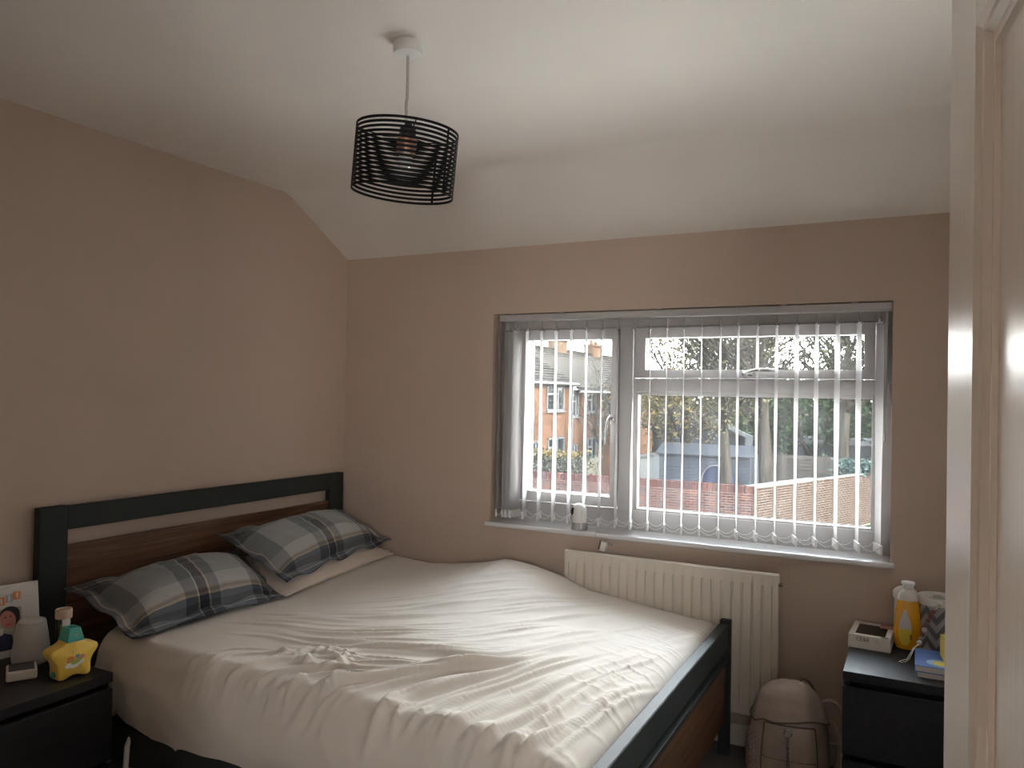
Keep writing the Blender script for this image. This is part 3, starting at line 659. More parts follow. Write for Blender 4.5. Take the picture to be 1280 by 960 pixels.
PR = {k: flatcol(k, c) for k, c in dict(orange=(.72, .24, .06), white=(.75, .74, .72), green=(.36, .46, .12), blue=(.22, .33, .50), pink=(.70, .26, .20), grey=(.40, .41, .42), tan=(.56, .33, .16)).items()}
def disc(mb, c, rx, rz, y, mi=0, n=20, t=.0006, rot=0):
    pts = []
    for i in range(n):
        a = 2*PI*i/n; x, z = rx*math.cos(a), rz*math.sin(a); pts.append((c[0]+x*math.cos(rot)-z*math.sin(rot), c[1]+x*math.sin(rot)+z*math.cos(rot)))
    mb.prism(pts, t, mi, Matrix.Translation((0, y, 0)))
b = MB(); yb_ = -.0277; zc = zoff-zmn-.006
for (x, z, rx, rz, mi) in ((-.012, -.012, .010, .006, 1), (.002, -.014, .012, .006, 1), (.016, -.008, .010, .006, 1), (.004, -.006, .012, .0055, 2), (.014, .000, .008, .006, 2), (-.008, .000, .0095, .0095, 0), (-.009, -.001, .005, .005, 6), (.020, .003, .006, .0055, 4), (.008, .007, .006, .005, 3), (-.004, .019, .0018, .0018, 5), (.004, .023, .0018, .0018, 5)):
    disc(b, (x*1.25-.004, z*1.25+zc), rx*1.25, rz*1.25, yb_-.0004*mi/6, mi, rot=.2)
b.build('sticker', [PR['orange'], PR['white'], PR['green'], PR['blue'], PR['pink'], PR['grey'], PR['tan']], star, label='round-cloud cartoon sticker')

# canister
can = empty('canister', (.318, -1.7715, ZT), (0, 0, .6), label='clear tube with a beige lid standing behind the star', cat='tub')
can_fill = [flatcol('canister_dark', (.05, .04, .06)), flatcol('canister_mauve', (.10, .06, .12)), flatcol('canister_lime', (.30, .32, .05)), flatcol('canister_blue', (.07, .10, .16))]
b = MB()
for i in range(26):
    a = random.random()*2*PI; rr = random.uniform(.0, .017); b.tube([(rr*math.cos(a), rr*math.sin(a), .004), (rr*math.cos(a+.1), rr*math.sin(a+.1), .12+random.random()*.02)], .0042, 6, mi=random.randrange(4))
b.build('contents', can_fill, can)
b = MB(); b.lathe([(0, .001), (.0255, .001), (.0255, .146), (.024, .146), (.024, .003), (0, .003)], 32); b.build('tube', M['clear'], can, auto=40)
b = MB(); b.lathe([(0, .146), (.0285, .144), (.029, .147), (.029, .170), (.027, .1725), (.022, .1725), (.021, .170), (0, .170)], 32); b.build('lid', pm('beige_lid', (.60, .46, .35), .45, var=.03), can, auto=35)
b = MB(); nn = 10
vs = []; 
for i in range(nn+1):
    a = -1.35+1.15*i/nn; vs += [(.0260*math.cos(a), .0260*math.sin(a), .012), (.0260*math.cos(a), .0260*math.sin(a), .146), (.0264*math.cos(a), .0264*math.sin(a), .146), (.0264*math.cos(a), .0264*math.sin(a), .012)]
fs = [(i*4+k, i*4+4+k, i*4+4+(k+1) % 4, i*4+(k+1) % 4) for i in range(nn) for k in range(4)]
b.add(vs, fs).build('paper_label', M['white_plastic'], can, label='white paper label')

can.scale = (.86, .86, 1.03)
# speaker / night light
spk = empty('speaker', (.215, -1.812, ZT), (0, 0, .5), label='grey-white rounded cone speaker standing by the photo card', cat='speaker')
M['pearl'] = pm('pearl_plastic', (.47, .455, .44), .28, var=.05, scale=20)
b = MB(); b.lathe([(0, 0), (.046, 0), (.052, .003), (.0555, .012), (.0555, .022), (.053, .05), (.0475, .095), (.0425, .124), (.041, .130)], 48); b.build('body', M['pearl'], spk, auto=40)
b = MB(); b.lathe([(.041, .129), (.0408, .132), (.0402, .132)], 48); b.build('seam', M['grey_plastic'], spk)
b = MB(); b.lathe([(.0405, .131), (.040, .135), (.036, .1375), (.033, .1365), (0, .1362)], 48); b.build('top_plate', pm('pearl_top', (.52, .50, .48), .45, var=.03), spk, auto=40)
# small white device with a black screen
dev = empty('alarm_clock', (.320, -1.904, ZT), (0, 0, math.radians(60)), label='small white box with a black glass top, in front of the speaker', cat='clock')
b = MB(); b.box((-.041, -.043, .0), (.041, .043, .030), .006, seg=3); b.build('case', pm('ivory_plastic', (.58, .53, .47), .4, var=.03), dev, auto=40)
b = MB(); b.box((-.034, -.035, .0295), (.034, .038, .0312), .001); b.build('screen', M['black_plastic'], dev, label='black glass top')
cab = MB(); cab.tube([(.20, -1.93, ZT+.006), (.235, -1.925, ZT+.006), (.255, -1.935, ZT+.010), (.250, -1.965, ZT+.016), (.225, -1.99, ZT+.010), (.18, -1.99, ZT+.006)], .006, 8)
cab.build('cable', M['black_plastic'], smooth=True, label='short black cable curled behind the white clock', cat='cable')

# photo card
card = empty('greeting_card', (.105, -1.90, ZT), (0, 0, 0), label='photo greeting card with two smiling faces propped behind the speaker', cat='card')
CM = Matrix.Translation((.105, -1.865, ZT)) @ Matrix.Rotation(math.radians(80), 4, 'Z') @ Matrix.Rotation(math.radians(-9), 4, 'X')
card.matrix_world = CM
cw, chh = .26, .235
b = MB(); b.box((-cw/2+.01, 0, 0), (cw/2+.01, .0014, chh), 0); b.build('sheet', pm('card_white', (.62, .60, .58), .5, var=.02), card)
b = MB(); b.box((-cw/2+.01, .002, 0), (cw/2+.01, .0034, chh-.01), M=Matrix.Translation((0, .0, 0)) @ Matrix.Rotation(math.radians(-16), 4, 'X')); b.build('back_leaf', pm('card_back', (.55, .53, .51), .6, var=.02), card)
PRc = [flatcol('skin_a', (.52, .22, .16)), flatcol('hair_a', (.012, .011, .012)), flatcol('collar_a', (.62, .58, .56)), flatcol('navy_a', (.02, .028, .07)), flatcol('sage_a', (.34, .34, .28)), flatcol('skin_b', (.44, .18, .14)), flatcol('lip_a', (.36, .07, .06))]
b = MB()
def pq(x0, z0, x1, z1, y, mi): b.box((x0, y-.0003, z0), (x1, y, z1), mi=mi)
X0 = .0
pq(-.12, .022, .085, .158, -.0001, 4)
pts = [(-.12, .024), (.06, .024), (.055, .07), (.02, .085), (-.12, .085)]; b.prism(pts, .0003, 3, Matrix.Translation((0, -.0007, 0)))
pts = [(-.06, .070), (-.005, .088), (.03, .098), (.028, .076), (-.02, .066)]; b.prism(pts, .0003, 2, Matrix.Translation((0, -.001, 0)))
disc(b, (.050, .138), .030, .026, -.0009, 1); disc(b, (.044, .122), .023, .030, -.0012, 5, rot=.35); disc(b, (.070, .128), .010, .024, -.0010, 1)
disc(b, (-.050, .155), .050, .035, -.0012, 1); disc(b, (-.022, .118), .037, .050, -.0015, 0, rot=-.25)
disc(b, (-.030, .130), .006, .003, -.0018, 1); disc(b, (-.004, .132), .005, .003, -.0018, 1); disc(b, (-.014, .094), .011, .004, -.0018, 6, rot=.15); disc(b, (-.014, .114), .004, .008, -.0018, 5)
disc(b, (.036, .130), .004, .002, -.0015, 1); disc(b, (.052, .132), .004, .002, -.0015, 1); disc(b, (.044, .106), .007, .003, -.0015, 6)
b.build('printed_photo', PRc, card, label='printed photo of two people')
b = MB()
for i, (x, z, mi) in enumerate(((-.032, .172, 0), (-.001, .178, 1), (.026, .184, 2), (.050, .190, 3), (.074, .196, 2))):
    b.box((x-.0105, -.0012, z-.013), (x+.0105, -.0008, z+.013), mi=mi); b.box((x-.0018, -.0016, z-.009), (x+.0022, -.0012, z+.009), mi=4)
for k in range(12): b.box((.0+k*.005, -.0009, .214+k*.0012), (.003+k*.005, -.0006, .217+k*.0012), mi=5)
b.build('printed_letters', [PR['blue'], PR['pink'], PR['orange'], PR['grey'], PR['white'], PR['grey']], card, label='row of coloured letter tiles')

# ------------------------------------------------------------------ things on the corner chest
box = empty('carton', (2.634, -.150, ZT), (0, 0, math.radians(-3)), label='white carton with a window in its lid, on the black chest', cat='box')
bw, bd, bh = .140, .205, .046
M['carton'] = pm('carton_white', (.66, .62, .58), .55, var=.03, scale=30)
b = MB(); t_ = .0015
b.box((-bw/2, -bd/2, 0), (bw/2, bd/2, t_)); b.box((-bw/2, -bd/2, 0), (bw/2, -bd/2+t_, bh)); b.box((-bw/2, bd/2-t_, 0), (bw/2, bd/2, bh)); b.box((-bw/2, -bd/2, 0), (-bw/2+t_, bd/2, bh)); b.box((bw/2-t_, -bd/2, 0), (bw/2, bd/2, bh))
wx0, wx1, wy0, wy1 = -.050, .050, -.075, .068
b.box((-bw/2, -bd/2, bh-t_), (wx0, bd/2, bh)); b.box((wx1, -bd/2, bh-t_), (bw/2, bd/2, bh)); b.box((wx0, -bd/2, bh-t_), (wx1, wy0, bh)); b.box((wx0, wy1, bh-t_), (wx1, bd/2, bh))
b.build('carton_body', M['carton'], box)
MB().box((-bw/2+.003, -bd/2+.003, .004), (bw/2-.003, bd/2-.003, .012)).build('insert', pm('brown_insert', (.075, .052, .042), .7, var=.1), box, label='dark brown tray inside')
b = MB(); b.ball((.030, -.02, .024), .022, 8, sc=(.5, 1.6, .7)); b.build('contents', pm('mauve_plastic', (.30, .24, .24), .4, var=.05), box)
MB().box((wx0-.002, wy0-.002, bh-.0012), (wx1+.002, wy1+.002, bh-.0008)).build('window_film', M['clear'], box)
b = MB(); b.box((.022, .040, bh+.0001), (.068, .098, bh+.0006)); b.build('lid_print', flatcol('pink_print', (.40, .17, .13)), box, label='pink print on the lid corner')
b = MB(); b.lathe([(0, 0), (.015, 0), (.015, .0004), (0, .0004)], 20, M=Matrix.Translation((.050, -.088, bh)), sy=.75); b.build('lid_badge', flatcol('olive_badge', (.20, .22, .08)), box, label='small olive badge')
def text(body, size, m, parent, Mx, name='lettering', ext=.0002, **k):
    cu = bpy.data.curves.new(name, 'FONT'); cu.body = body; cu.size = size; cu.extrude = ext; cu.align_x = 'CENTER'; cu.align_y = 'CENTER'
    cu.materials.append(m); tmp = bpy.data.objects.new(name, cu); COL.objects.link(tmp); bpy.context.view_layer.update(); me = bpy.data.meshes.new_from_object(tmp.evaluated_get(bpy.context.evaluated_depsgraph_get())); bpy.data.objects.remove(tmp); me.name = name; o = bpy.data.objects.new(name, me); COL.objects.link(o); o.parent = parent; o.matrix_parent_inverse = Matrix.Identity(4); o.matrix_basis = Mx; tag(o, **k); return o
ink = flatcol('ink', (.035, .03, .03))
text('CE&8', .019, ink, box, Matrix.Translation((-.022, -bd/2-.0004, .033)) @ Matrix.Rotation(PI/2, 4, 'X'), label='dark lettering on the front of the carton')
b = MB()
for k in range(3): b.box((.016+.001*k, -bd/2-.0005, .037-k*.006), (.046-.004*k, -bd/2, .0385-k*.006))
b.build('small_print', PR['grey'], box)

bot = empty('shampoo_bottle', (2.752, -.165, ZT), (0, 0, math.radians(8)), label='amber yellow liquid soap bottle with white cap beside the carton', cat='bottle')
M['amber'] = pm('amber_liquid', (.72, .33, .012), .16, var=.05, scale=14, spec=.5, coat=.4)
M['frost'] = pm('frosted_plastic', (.62, .58, .55), .3, var=.03)
p_ = [(0, 0), (.030, 0), (.038, .004), (.0435, .022), (.0455, .05), (.0455, .085), (.043, .12), (.0385, .155), (.0345, .178)]
b = MB(); b.lathe(p_+[(0, .178)], 40, sy=.62); b.build('body', M['amber'], bot, auto=40)
b = MB(); b.lathe([(.0346, .1775), (.033, .192), (.028, .204), (.019, .212), (.0155, .216), (.0155, .222), (0, .222)], 40, sy=.72); b.build('shoulder', M['frost'], bot, auto=40, label='clear upper part of the bottle')
b = MB(); b.lathe([(0, .222), (.018, .222), (.0185, .226), (.0185, .232), (.022, .234), (.023, .240), (.021, .243), (0, .243)], 32); b.build('cap', M['white_plastic'], bot, auto=35)
# teardrop label following the bottle's front
b = MB(); prz = [q[1] for q in p_]; prr = [q[0] for q in p_]; vs = []; fs = []; nz, nu = 22, 12; mis = []
for j in range(nz+1):
    z = .018+.128*j/nz; s_ = j/nz; hw = .027*math.sin(PI*min(1, (s_*.92+.06))**1.0)**.7*(1-.45*s_)
    R = float(np.interp(z, prz, prr))
    for i in range(nu+1):
        x = -.012+hw*(2*i/nu-1); x = max(-R*.985, min(R*.985, x)); y = -R*.62*math.sqrt(max(0, 1-(x/R)**2))-.0006
        vs.append((x, y, z))
for j in range(nz):
    for i in range(nu): fs.append((j*(nu+1)+i, j*(nu+1)+i+1, (j+1)*(nu+1)+i+1, (j+1)*(nu+1)+i)); mis.append(0 if j > 9 else 1)
b.add(vs, fs); b.mi = mis; b.build('front_label', [pm('label_cream', (.62, .56, .50), .4, var=.03), pm('label_yellow', (.72, .55, .05), .4, var=.05)], bot, smooth=True, label='teardrop label, cream above and yellow below')
b = MB()
for k in range(6): b.box((.004, -.0305, .040+k*.0035), (.0095, -.0285, .042+k*.0035))
b.build('barcode', ink, bot)

bb = empty('feeding_bottle', (2.742, -.082, ZT), label='frosted white bottle mostly hidden behind the amber soap bottle', cat='bottle')
b = MB(); b.lathe([(0, 0), (.034, 0), (.0375, .004), (.0375, .155), (.036, .160), (.040, .163), (.041, .170), (.041, .188), (.036, .196), (.026, .203), (.012, .208), (0, .209)], 40); b.build('body', M['frost'], bb, auto=40)
b = MB(); b.lathe([(.0414, .166), (.0424, .168), (.0424, .186), (.0414, .188)], 40); b.build('collar', M['white_plastic'], bb)

# clear pouch / tub with crumpled cloth
tub = empty('storage_tub', (2.845, -.145, ZT), (0, 0, 0), label='open white tub of crumpled grey cloth beside the amber bottle', cat='tub')
b = MB(); TR = Matrix.Rotation(math.radians(6), 4, 'X')
b.lathe([(0, 0), (.048, 0), (.053, .004), (.060, .19), (.0625, .196), (.0625, .201), (.058, .199), (.056, .188), (.050, .006), (0, .005)], 40); b.build('tub_body', M['white_plastic'], tub, auto=40)
u = np.linspace(0, 2*PI, 49); rr_ = np.linspace(0, 1, 16); Uu, Rr = np.meshgrid(u, rr_); xx = Rr*np.cos(Uu); yy = Rr*np.sin(Uu)
zz = .168+.022*(1-Rr**2)+.022*(ridge(xx*2.4+3, yy*6+1)**2-.4)*(1-Rr**4)
ccl = link('cloth', grid_mesh('cloth', np.stack([xx*.055, yy*.055, zz], -1)), fabric('grey_muslin', (.40, .38, .36), var=.3), tub, label='crumpled grey cloth')
# grey chevron label wrapped on the front of the tub
b = MB(); chev = [pm('chevron_light', (.40, .39, .40), .5, var=.03), pm('chevron_dark', (.13, .13, .14), .5, var=.03)]; mis = []
vs = []; fs = []; na, nz = 24, 24
for j in range(nz+1):
    z = .012+.16*j/nz; R = .0535+.007*z/.19+.0008
    for i in range(na+1): a = -2.75+2.2*i/na; vs.append((R*math.cos(a), R*math.sin(a), z))
for j in range(nz):
    for i in range(na):
        fs.append((j*(na+1)+i, j*(na+1)+i+1, (j+1)*(na+1)+i+1, (j+1)*(na+1)+i)); tri = abs((i % 12)-6); mis.append(1 if ((j+tri) // 4) % 2 else 0)
b.add(vs, fs); b.mi = mis; b.build('chevron_wrap', chev, tub, smooth=True, label='grey chevron print around the tub')

clip = empty('dummy_clip', (2.79, -.26, ZT+.04), label='string of wooden and white beads draped over the tub with a white cord loop', cat='beads')
path = [Vector(p) for p in ((2.852, -.2125, .735), (2.840, -.2125, .722), (2.832, -.213, .706), (2.824, -.214, .690), (2.817, -.216, .674), (2.811, -.218, .657), (2.805, -.221, .640), (2.800, -.226, .624), (2.795, -.236, .610), (2.790, -.250, .600))]
beadm = {k: pm('bead_'+k, c, .4, var=.05) for k, c in dict(red=(.26, .085, .06), white=(.60, .56, .54), brown=(.17, .11, .09), grey=(.25, .24, .25)).items()}
OC = Vector((2.79, -.26, ZT+.04))
for i, p in enumerate(path):
    MB().ball(tuple(p-OC), .0085 if i % 3 else .0095, 8).build('bead', beadm[['white', 'white', 'red', 'red', 'brown', 'red', 'white', 'brown', 'grey', 'white'][i]], clip, smooth=True)
b = MB(); b.tube([p-OC for p in path], .0012, 5)
lp = [(2.790, -.252, .597), (2.775, -.290, .5935), (2.760, -.315, .560), (2.748, -.335, .5525), (2.735, -.350, .5525), (2.728, -.345, .5525), (2.733, -.332, .5525), (2.752, -.315, .556), (2.772, -.288, .592), (2.790, -.250, .598)]
b.tube([Vector(p)-OC for p in lp], .0016, 6); b.build('cord', M['white_plastic'], clip, smooth=True)

def book(name, x0, x1, y0, y1, z0, th, cov, pages, label, cat='book', group=None, deco=None):
    t = empty(name, ((x0+x1)/2, (y0+y1)/2, z0), label=label, cat=cat, group=group); w, d = (x1-x0)/2, (y1-y0)/2; c = .0018
    b = MB(); b.box((-w, -d, 0), (w, d, c)); b.box((-w, -d, th-c), (w, d, th)); b.box((w-c, -d, 0), (w, d, th)); b.build('cover', cov, t)
    MB().box((-w+.003, -d+.003, c), (w-c, d-.003, th-c)).build('pages', pages, t)
    return t
pg = pm('paper_pages', (.55, .50, .44), .8, var=.15, sc=(4, 4, 900)); darkc = pm('dark_cover', (.025, .022, .03), .4, var=.1); bluec = pm('blue_cover', (.09, .17, .42), .35, var=.08); yel = pm('yellow_cover', (.66, .52, .08), .4, var=.05)
book('book', 2.782, 2.945, -.478, -.29, ZT, .020, darkc, pg, 'dark-covered book at the bottom of the short pile on the chest', group='books on the chest')
t = book('book', 2.776, 2.950, -.482, -.285, ZT+.0205, .020, bluec, pg, 'blue book with a yellow oval, lying on the dark book', group='books on the chest')
b = MB(); b.lathe([(0, 0), (.042, 0), (.042, .0004), (0, .0004)], 28, M=Matrix.Translation((-.012, -.045, .020)), sy=.9); b.lathe([(0, 0), (.034, 0), (.034, .0004), (0, .0004)], 28, mi=1, M=Matrix.Translation((-.002, -.048, .0204)), sy=.75)
b.build('cover_print', [pm('pale_blue_print', (.30, .46, .62), .4), yel], t, label='pale blue and yellow oval on the cover')
t = empty('small_book', (2.908, -.370, ZT+.041), (0, 0, .12), label='small thick yellow book on top of the blue book', cat='book')
b = MB(); b.box((-.05, -.055, 0), (.05, .055, .003)); b.box((-.05, -.055, .067), (.05, .055, .070)); b.box((-.05, -.055, 0), (-.047, .055, .070)); b.build('cover', yel, t)
MB().box((-.047, -.052, .003), (.048, .052, .067)).build('pages', pg, t)

# ------------------------------------------------------------------ backpack
bag = empty('backpack', (2.362, -.272, 0), (0, 0, math.radians(7)), label='taupe leather backpack standing on the carpet by the radiator', cat='backpack')
LV = [(.0, .118, .070), (.012, .132, .085), (.06, .141, .094), (.13, .144, .098), (.20, .141, .097), (.26, .134, .093), (.31, .121, .085), (.35, .100, .072), (.378, .070, .052), (.392, .036, .028), (.396, .004, .004)]
def bagsurf(a, z, k=1.0, e=2.6):
    zz = [l[0] for l in LV]; w = float(np.interp(z, zz, [l[1] for l in LV]))*k; d = float(np.interp(z, zz, [l[2] for l in LV]))*k
    c, s = math.cos(a), math.sin(a); x = math.copysign(abs(c)**(2/e), c)*w; y = math.copysign(abs(s)**(2/e), s)*d
    return x, y, z
def bagshell(z0, z1, k, nz=26, na=64, wob=.002, seed=0, lower=None, a0=0, a1=2*PI):
    P = np.zeros((nz+1, na+1, 3))
    for j in range(nz+1):
        for i in range(na+1):
            a = a0+(a1-a0)*i/na; zl = lower(a) if lower else z0; z = zl+(z1-zl)*j/nz
            x, y, zz = bagsurf(a, z, k); n = (vnoise(np.array(x*16+seed+9.), np.array(zz*16+y*8+9.))-.5)*wob*2
            P[j, i] = (x*(1+n*6), y*(1+n*6), zz)
    return P
link('body', grid_mesh('bag_body', bagshell(0, .396, 1.0, 40, 72, .004)), M['leather'], bag)
fl = lambda a: .275-.022*max(0, math.cos(a+2.75))**3+.018*math.exp(-((a-4.10)/.28)**2)-.01*math.cos(a*3)
Pf = bagshell(0, .3975, 1.045, 18, 72, .003, 5, lower=fl)
link('flap', grid_mesh('bag_flap', Pf), M['leather'], bag)
b = MB(); b.tube([Pf[0, i] for i in range(72)], .0035, 6, closed=True); b.build('flap_piping', M['leather_dark'], bag, smooth=True)
# front pocket: a padded panel on the front (-Y side)
def pocket(a0, a1, z0, z1, k0, puff, nz=22, na=30):
    P = np.zeros((nz+1, na+1, 3))
    for j in range(nz+1):
        for i in range(na+1):
            u, v = i/na, j/nz; a = a0+(a1-a0)*u+.07*(v-.5)*(1 if u < .5 else -1)*abs(2*u-1); z = z0+(z1-z0)*v
            bu = (1-abs(2*u-1)**3)*(1-abs(2*v-1)**4); P[j, i] = bagsurf(a, z, k0+puff*bu)
            P[j, i, 1] -= .004*math.sin(v*7+u*3)*bu
    return P
Pp = pocket(4.08, 5.36, .02, .262, 1.0, .13); link('front_pocket', grid_mesh('bag_pocket', Pp), M['leather'], bag)
b = MB()
for idx in ([Pp[j, 0] for j in range(23)], [Pp[j, -1] for j in range(23)], [Pp[-1, i] for i in range(31)]): b.tube(idx, .0032, 6)
b.tube([Pp[11, i]+np.array((0, -.001, 0)) for i in range(31)], .0014, 5)
b.build('pocket_piping', M['leather_dark'], bag, smooth=True)
b = MB(); Pq = pocket(3.05, 3.90, .015, .225, 1.0, .10, 20, 16); link('side_pocket', grid_mesh('bag_side', Pq), M['leather'], bag)
b.tube([Pq[-1, i] for i in range(17)], .003, 6)
for q in range(6):
    b.tube([Pq[min(20, max(0, 2+q*2+int(i*.5))), i] for i in range(17)], .0011, 4); b.tube([Pq[min(20, max(0, 12+q*2-4-int(i*.5))), i] for i in range(17)], .0011, 4)
b.build('side_stitching', M['leather_dark'], bag, smooth=True)
b = MB(); n = 20; cx, cy, cz = -.003, -.119, .247
b.tube([(cx+.013*math.sin(2*PI*i/n), cy-.003, cz+.012*math.cos(2*PI*i/n)) for i in range(n)], .0022, 8, closed=True); b.box((cx-.013, cy-.005, cz+.008), (cx+.013, cy+.001, cz+.014), .002)
b.box((cx-.0035, cy-.004, cz-.045), (cx+.0035, cy, cz-.012), .001); b.build('ring', M['chrome'], bag, auto=40, label='chrome ring and zip pull')
b = MB()
b.ball((cx, cy-.004, cz-.052), .006, 6)
for dx, ph in ((-.0055, 0), (-.001, 1), (.005, 2), (.008, 3)):
    b.tube([(cx, cy-.004, cz-.052), (cx+dx*.4, cy-.008, cz-.09), (cx+dx*.9, cy-.009, cz-.13), (cx+dx*1.3, cy-.008, cz-.175)], .0016, 5)
b.build('tassel', M['leather_dark'], bag, smooth=True)
def band(pts, w, th, M_=None):
    P = [Vector(p) for p in pts]; b = MB(); vs = []; fs = []
    for i, p in enumerate(P):
        t = (P[min(i+1, len(P)-1)]-P[max(i-1, 0)]).normalized(); s = Vector((0, 1, 0)); s = (s-t*s.dot(t)).normalized(); nn_ = t.cross(s)
        for a, c in ((-1, -1), (1, -1), (1, 1), (-1, 1)): vs.append(tuple(p+s*a*w/2+nn_*c*th/2))
    for i in range(len(P)-1):
        for k in range(4): fs.append((i*4+k, i*4+(k+1) % 4, i*4+4+(k+1) % 4, i*4+4+k))
    fs += [(3, 2, 1, 0), tuple(len(vs)-4+k for k in range(4))]
    return b.add(vs, fs)
def bez(pts, n=18):
    P = [Vector(p) for p in pts]; out = []
    for i in range(n+1):
        t = i/n; Q = P[:]
        while len(Q) > 1: Q = [Q[k].lerp(Q[k+1], t) for k in range(len(Q)-1)]
        out.append(Q[0])
    return out
band(bez([(.105, .030, .315), (.15, .030, .355), (.205, .03, .33), (.185, .03, .28), (.172, .03, .17), (.170, .03, .06), (.135, .03, .03)]), .034, .006).build('shoulder_strap', M['leather'], bag, smooth=False, auto=50)
band(bez([(.110, -.015, .275), (.150, -.02, .285), (.200, -.02, .26), (.178, -.02, .18), (.172, -.02, .10), (.168, -.01, .04), (.14, -.0, .02)]), .024, .005).build('shoulder_strap', M['leather'], bag, smooth=False, auto=50)
b = MB(); b.tube(bez([(.03, .055, .375), (.04, .085, .392), (.07, .08, .385), (.088, .06, .345)], 14), .005, 8); b.build('grab_handle', M['leather_dark'], bag, smooth=True)

# ------------------------------------------------------------------ baby camera on the sill
bc = empty('baby_monitor_camera', (1.391, -.004, .8282), (0, 0, math.radians(14)), label='small white baby monitor camera standing on the window sill', cat='camera')
b = MB(); b.lathe([(0, 0), (.034, 0), (.037, .003), (.037, .030), (.0355, .036), (0, .036)], 36); b.build('base', M['grey_plastic'], bc, auto=40)
b = MB(); b.lathe([(.0345, .030), (.036, .042), (.0365, .070), (.0355, .088), (.031, .104), (.023, .115), (.011, .121), (0, .1225)], 36); b.build('head', M['white_plastic'], bc, smooth=True)
b = MB(); b.ball((-.024, -.014, .085), .017, 10, sc=(.85, .85, 1.25)); b.build('lens', M['black_plastic'], bc, smooth=True, label='black lens')
b = MB(); b.box((.012, -.0375, .010), (.018, -.0335, .092), .0012); b.build('seam', M['white_plastic'], bc)
b = MB(); b.tube(bez([(1.425, .012, .834), (1.455, .012, .836), (1.480, -.02, .838), (1.487, -.044, .836)], 10)+[Vector((1.4885, -.048, .82))]+bez([(1.4885, -.048, .82), (1.487, -.035, .79), (1.482, -.026, .77), (1.478, -.026, .735), (1.478, -.03, .70)], 10), .0022, 6)
b.build('camera_cable', M['flex'], smooth=True, label='thin pale cable hanging from the sill down behind the radiator', cat='cable')
pl = empty('plug_adapter', (1.513, -.024, .748), (0, math.radians(14), 0), label='small white and brown adapter hanging on the wall below the sill', cat='adapter')
MB().box((-.016, -.014, 0), (.018, .014, .046), .003).build('case', M['white_plastic'], pl); MB().box((-.017, -.016, .002), (-.009, .015, .045), .001).build('edge', pm('brown_band', (.24, .12, .08), .5), pl, label='brown side strip')
MB().box((.018, -.006, .036), (.040, .006, .046), .002).build('tab', M['grey_plastic'], pl)

# ================================================================== OUTSIDE
GZ = -2.9
EX = {}
EX['grass'] = pm('lawn', (0.0081, 0.0122, 0.0032), .95, var=.4, scale=3, bump=.6, bscale=30, bdist=.05, spec=0)
struct(MB().box((-14, .3, GZ), (16, 14, GZ+.05)), 'ground_bounce', pm('pale_bounce_ground', (.40, .385, .36), .9, var=.12, scale=1.5), 'unseen pale slab added below the window to bounce light up', 'bounce_slab')  # unseen ground added to throw daylight up onto the ceiling
struct(MB().add([(-45, .6, GZ), (30, .6, GZ), (30, 75, GZ), (-45, 75, GZ)], [(0, 1, 2, 3)]), 'ground_lawn', EX['grass'], 'grass of the gardens behind the house', 'lawn')
EX['red_brick'] = island_mat('red_wall_brick', [(.0075, .0040, .0040), (.012, .0050, .0046), (.0165, .0068, .0055), (.011, .0075, .0078), (.024, .0095, .0060)])
EX['buff_brick'] = island_mat('buff_wall_brick', [(.0068, .0048, .0038), (.0095, .0066, .0050), (.0125, .0088, .0066), (.0080, .0050, .0042)])
EX['mortar'] = pm('mortar', (.045, .040, .036), .95, var=.15, scale=8, spec=0)
EX['house_mortar'] = pm('pale_mortar', (0.027, 0.023, 0.0189), .95, var=.15, scale=8, spec=0)
EX['coping'] = pm('coping_stone', (0.0324, 0.0311, 0.0297), .9, var=.2, scale=6, spec=0)
def brick_wall(name, p0, p1, z0, z1, mb_, mm, label, soldier=None, th=.22, step=None):
    p0, p1 = Vector(p0), Vector(p1); L = (p1-p0).length; d = (p1-p0)/L; nrm = Vector((d.y, -d.x))
    t = empty(name, (p0.x, p0.y, z0), (0, 0, math.atan2(d.y, d.x)), label=label, cat='wall')
    MB().box((0, .008, 0), (L, th, z1-z0-.01)).build('wall_core', mm, t)
    b = MB(); bl, bh, j = .225, .075, .016; zt = z1-z0-(.225 if soldier else 0); nrow = int(zt/bh); zb = zt-nrow*bh
    for r in range(nrow):
        x = -bl/2*(r % 2)
        while x < L-.02:
            a, c = max(0, x), min(L, x+bl-j)
            if c-a > .03: b.box((a, random.uniform(-.002, .002), zb+r*bh), (c, .02, zb+(r+1)*bh-j))
            x += bl
    b.build('brickwork', mb_, t, kind='stuff')
    if soldier:
        b = MB(); x = 0
        while x < L: b.box((x, -.006+random.uniform(-.002, .002), zt+.004), (x+.066, th+.006, zt+.222+random.uniform(-.003, .003))); x += .076
        b.build('soldier_course', soldier, t, kind='stuff')
    return t
brick_wall('garden_wall', (-12.5, 19.5), (-1.29, 19.5), -2.3, -1.06, EX['red_brick'], EX['mortar'], 'red brick garden wall with an upright brick top course', soldier=EX['red_brick'])
bw_ = brick_wall('garden_wall', (-1.27, 19.52), (2.6, 30.0), -2.9, -1.13, EX['buff_brick'], EX['mortar'], 'buff brick garden wall running back from the red wall corner')
b = MB(); b.box((-.02, -.02, 1.77), (3.7, .24, 1.86), .01); b.box((3.78, -.02, 1.77), (11.1, .24, 1.80), .01); b.build('coping', EX['coping'], bw_)
